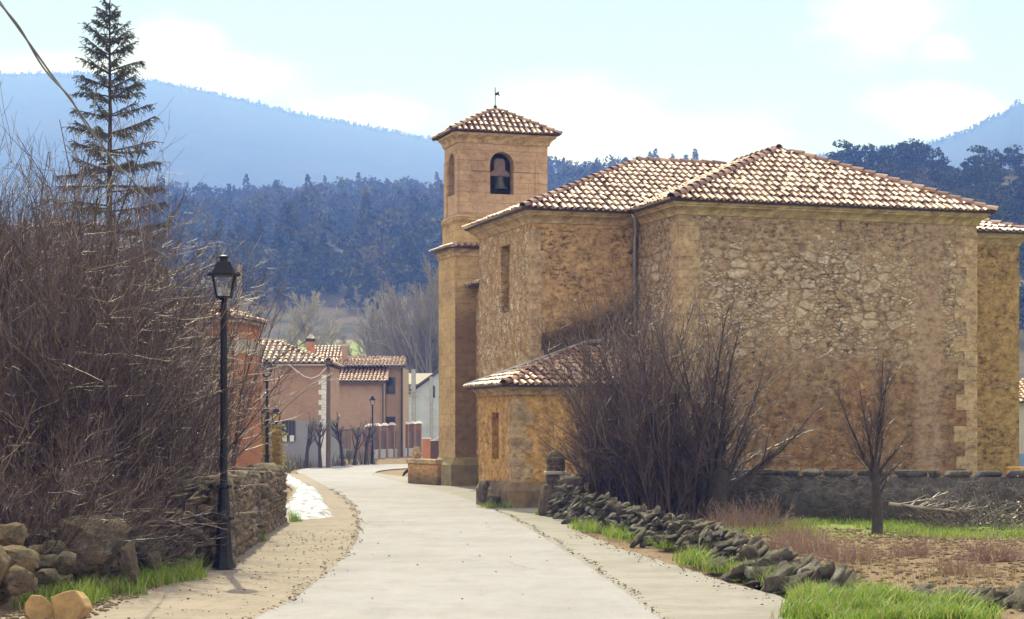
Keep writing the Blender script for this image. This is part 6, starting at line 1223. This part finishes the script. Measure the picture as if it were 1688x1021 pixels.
# verge scrub before the houses
S = Soup(); rng = np.random.default_rng(88); n = 5000; px = rng.uniform(395, 616, n); d = rng.uniform(88, 114, n)
x = X(px, d); e = np.interp(d, RLc[:95, 1], RLc[:95, 0]); k = x < e-0.3; x, d = x[k], d[k]; V, Q = blades(rng, np.stack([x, d, gheight(x, d)-0.05], 1), rng.uniform(0.3, 1.0, len(x))*(0.4+1.2*vnoise(np.stack([x, d, d*0], 1), 0.5, 3)), rng.uniform(0.03, 0.07, len(x)), 0.8); S.add(V, Q)
tag(link('verge_scrub', S.mesh('verge_scrub', M['leaf_dark'])), kind='stuff')
S = Soup(); n = 1500; z = rng.uniform(0.2, 2.1, n); side_ = rng.uniform(0, 1, n); x = np.where(side_ < 0.4, X(432, 65.8)+rng.normal(0, .14, n), X(455, 65.8)+rng.normal(0.05, .14, n)); S.add(*cards(rng, np.stack([x, 65.75+rng.normal(0, 0.07, n), z], 1), rng.uniform(0.05, 0.12, n), 0.07))
tag(link('creeper', S.mesh('creeper', M['ivy'])), 'yellowish creeper climbing over the two yellow gate pillars', 'plant')

# ------------------------------------------------------------------ grass and field litter
def grass(name, C, h, w, mat, seed, lean=0.6):
    rng = np.random.default_rng(seed); n = len(C); S = Soup(); S.add(*blades(rng, C, rng.uniform(*h, n) if isinstance(h, tuple) else h, rng.uniform(*w, n), lean)); return tag(link(name, S.mesh(name, mat)), kind='stuff')
rng = np.random.default_rng(91); pts = []
def blob(x, y, rx, ry, n, z=None):
    a = rng.uniform(0, 6.28, n); r = np.sqrt(rng.uniform(0, 1, n))*rng.uniform(0.6, 1.15, n); X_ = x+np.cos(a)*r*rx; Y_ = y+np.sin(a)*r*ry; return np.stack([X_, Y_, gheight(X_, Y_)-0.0 if z is None else X_*0+z], 1)
for (px, d, rx, ry, n) in [(970, 34.5, .35, 1.4, 700), (1030, 32, .4, 1.4, 900), (1085, 30.5, .38, 0.8, 1800), (1110, 29, .3, .6, 700), (1170, 25.3, .45, 1.0, 1700), (1215, 24, .45, .8, 1600), (1265, 22.3, .40, .6, 1900), (1300, 21.5, .3, .5, 800), (1390, 19.6, .55, .7, 3200), (1460, 19.0, .6, .6, 3000), (1540, 18.6, .5, .5, 2200), (1350, 18.8, .35, .5, 1000), (1600, 18.3, .4, .4, 500), (1340, 17.6, .35, .6, 900), (1410, 17.5, .5, .7, 2600), (1490, 17.5, .5, .6, 2600), (1560, 17.4, .45, .5, 1600), (895, 40.8, .3, .3, 160), (822, 44.5, .5, .3, 260)]:
    pts.append(blob(X(px, d), d, rx, ry, n, 0.02))
C = np.concatenate(pts); cl = vnoise(C, 3.2, 4); k = cl+rng.uniform(-.15, .15, len(C)) > 0.3; C, cl = C[k], cl[k]; hh = rng.uniform(0.08, 0.28, len(C))*(0.25+1.05*cl); grass('grass', C, hh, (0.009, 0.022), M['grass'], 92, 1.1)
pts = [blob(X(px, d), d, rx, ry, n, 0.0) for (px, d, rx, ry, n) in [(85, 19.3, .45, .4, 500), (130, 19.6, .35, .3, 420), (60, 19.0, .3, .3, 200), (185, 20.5, .4, .5, 500), (228, 21.6, .3, .5, 500), (285, 22.6, .38, .5, 800), (305, 23.3, .25, .4, 500), (428, 30.6, .12, .5, 220), (488, 37.8, .15, .4, 160), (255, 22.0, .3, .4, 300)]]
C = np.concatenate(pts); cl = vnoise(C, 4.0, 8); k = cl > 0.33; C, cl = C[k], cl[k]; hh = rng.uniform(0.08, 0.30, len(C))*(0.2+1.2*cl); grass('grass', C, hh, (0.008, 0.018), M['grass'], 93, 1.0)
n = 16000; y = rng.uniform(31.5, 37.5, n); x = rng.uniform(3.0, 12, n); k = (vnoise(np.stack([x, y, x*0], 1), 0.8, 6)+0.3*vnoise(np.stack([x, y, x*0], 1), 3, 7) > np.interp(y, [31.5, 33, 36], [0.9, 0.55, 0.4])); C = np.stack([x, y, gheight(x, y)], 1)[k]
grass('field_grass', C, (0.05, 0.16), (0.012, 0.022), M['grass'], 94, 0.8)
n = 9000; y = rng.uniform(18.5, 35, n); x = np.interp(y, [18.5, 21, 26, 35], [4.6, 3.7, 3.1, 2.3])+rng.uniform(0, 1, n)**1.2*7; k = vnoise(np.stack([x, y, x*0], 1), 0.7, 11) > 0.38; C = np.stack([x, y, gheight(x, y)], 1)[k]
grass('dry_stubble', C, (0.03, 0.16), (0.006, 0.014), M['dry'], 95, 1.0)
n = 700; y = rng.uniform(19.5, 34, n); x = np.interp(y, [18.5, 21, 26, 35], [4.4, 3.6, 3.1, 2.3])+rng.uniform(0, 1, n)*2.2; grass('dry_weeds', np.stack([x, y, gheight(x, y)], 1), (0.15, 0.55), (0.005, 0.009), M['dry'], 96, 0.6)
n = 7000; y = rng.uniform(18.5, 35, n); x = np.interp(y, [18.5, 21, 26, 35], [4.7, 3.8, 3.2, 2.5])+rng.uniform(0, 8, n); litter('field_clods', np.stack([x, y, gheight(x, y)+0.01], 1), M['litter'], 0.03, 0.10, 97)
n = 1200; y = rng.uniform(16.5, 24, n); x = rng.uniform(-4.9, -4.0, n); litter('ground_litter', np.stack([x, y, x*0+0.02], 1), M['litter'], 0.02, 0.07, 98)
# brambles and fallen branch at the right
rng = np.random.default_rng(111); S = Soup(); n = 140; st = np.stack([rng.uniform(X(1545, 35), X(1760, 35), n), rng.uniform(34.3, 35.6, n), np.full(n, 0.05)], 1); D = np.stack([rng.normal(0, 1, n), rng.normal(0, 0.5, n), rng.uniform(0.4, 1.5, n)], 1); P, R = grow(rng, st, D, rng.uniform(0.4, 1.1, n), np.full(n, 0.007), 8, 0.12, -0.13, 0.5); S.add(*tubes(P, R, 3))
L2 = Soup(); i = rng.integers(0, n, 1800); k = rng.integers(1, 8, 1800); L2.add(*cards(rng, P[i, k]+rng.normal(0, 0.03, (1800, 3)), rng.uniform(0.03, 0.07, 1800), 0.04))
b = thing('bramble', 'sprawling bramble with small glossy leaves against the grey churchyard wall at the right', 'shrub', (0, 0, 0)); link('stems', S.mesh('stems', M['twig_grey']), b); link('leaves', L2.mesh('leaves', M['leaf_dark']), b)
T, C2 = Soup(), Soup(); st = np.array([[X(1465, 34.2), 34.2, 0.5]]); P, R = grow(rng, st, np.array([[1.0, 0.05, -0.12]]), np.array([1.45]), np.array([0.035]), 9, 0.03, 0, 0.4); T.add(*tubes(P, R, 6)); s, D, L, r = spawn(rng, P, R, 60, 0.1, 1, (0.3, 0.9), (0.25, 0.6), (0.3, 0.5), -0.1, 0.005); P2, R2 = grow(rng, s, D, L, r, 6, 0.1, -0.02, 0.5); C2.add(*tubes(P2, R2, 3)); s, D, L, r = spawn(rng, P2, R2, 180, 0.1, 1, (0.3, 0.9), (0.3, 0.7), (0.5, 0.8), 0, 0.004); P3, R3 = grow(rng, s, D, L, r, 4, 0.1, 0, 0.5); C2.add(*tubes(P3, R3, 3))
b = thing('fallen_branch', 'fallen pale branch with bare twigs lying between the small tree and the bramble', 'branch'); link('limb', T.mesh('limb', M['twig_pale']), b); link('twigs', C2.mesh('twigs', M['twig_dark']), b)

# ------------------------------------------------------------------ dog sniffing at the wall end
dog = thing('dog', 'small black dog with lowered head half hidden by the end of the low stone wall', 'dog', (X(672, 71), 71, 0.03))
J = {'pelvis': (0.62, 0, .40, .085), 'loin': (0.45, 0, .42, .085), 'chest': (0.25, 0, .40, .115), 'shoulder': (0.14, 0, .42, .10), 'neck': (0.04, 0, .41, .07), 'poll': (-0.07, 0, .34, .065), 'brow': (-0.12, 0, .27, .058), 'muzzle': (-0.165, 0, .185, .034), 'nose': (-0.185, 0, .15, .026), 'tail1': (0.74, 0, .46, .025), 'tail2': (0.84, 0, .58, .015)}
Eg = [('pelvis', 'loin'), ('loin', 'chest'), ('chest', 'shoulder'), ('shoulder', 'neck'), ('neck', 'poll'), ('poll', 'brow'), ('brow', 'muzzle'), ('muzzle', 'nose'), ('pelvis', 'tail1'), ('tail1', 'tail2')]
for sgn, t in ((1, 'r'), (-1, 'l')):
    J.update({'elbow'+t: (0.2, .075*sgn, .26, .045), 'wrist'+t: (0.18, .08*sgn, .12, .028), 'paw'+t: (0.15, .08*sgn, .022, .03), 'knee'+t: (0.56, .08*sgn, .26, .055), 'hock'+t: (0.68, .085*sgn, .14, .026), 'foot'+t: (0.64, .085*sgn, .022, .03), 'ear'+t: (-0.06, .065*sgn, .30, .022), 'tip'+t: (-0.085, .085*sgn, .23, .014)})
    Eg += [('chest', 'elbow'+t), ('elbow'+t, 'wrist'+t), ('wrist'+t, 'paw'+t), ('pelvis', 'knee'+t), ('knee'+t, 'hock'+t), ('hock'+t, 'foot'+t), ('poll', 'ear'+t), ('ear'+t, 'tip'+t)]
ks = list(J); me = bpy.data.meshes.new('body'); me.from_pydata([J[k][:3] for k in ks], [(ks.index(a), ks.index(b)) for a, b in Eg], []); me.materials.append(M['fur']); o = link('body', me, dog)
sk = o.modifiers.new('skin', 'SKIN'); sk.use_smooth_shade = True; sv = me.skin_vertices[0].data
for k, v in zip(ks, sv): v.radius = (J[k][3],)*2
sv[0].use_root = True; ss = o.modifiers.new('sub', 'SUBSURF'); ss.levels = 1; ss.render_levels = 2

# ------------------------------------------------------------------ air
hz = MB(); hz.box((-3300, -80, -1.4), (3300, 5200, 720)); ho = hz.build('haze', []); tag(ho, kind='stuff')
hm = bpy.data.materials.new('air'); hm.use_nodes = True; t = NT(hm.node_tree); hm.node_tree.nodes.clear()
pv = t.n('ShaderNodeVolumePrincipled', ins={'Color': (0.15, 0.285, 1.0), 'Absorption Color': (1, 1, 1), 'Density': 0.00068, 'Anisotropy': 0.1}); t.n('ShaderNodeOutputMaterial', ins={'Volume': pv.outputs[0]}); ho.data.materials.append(hm)
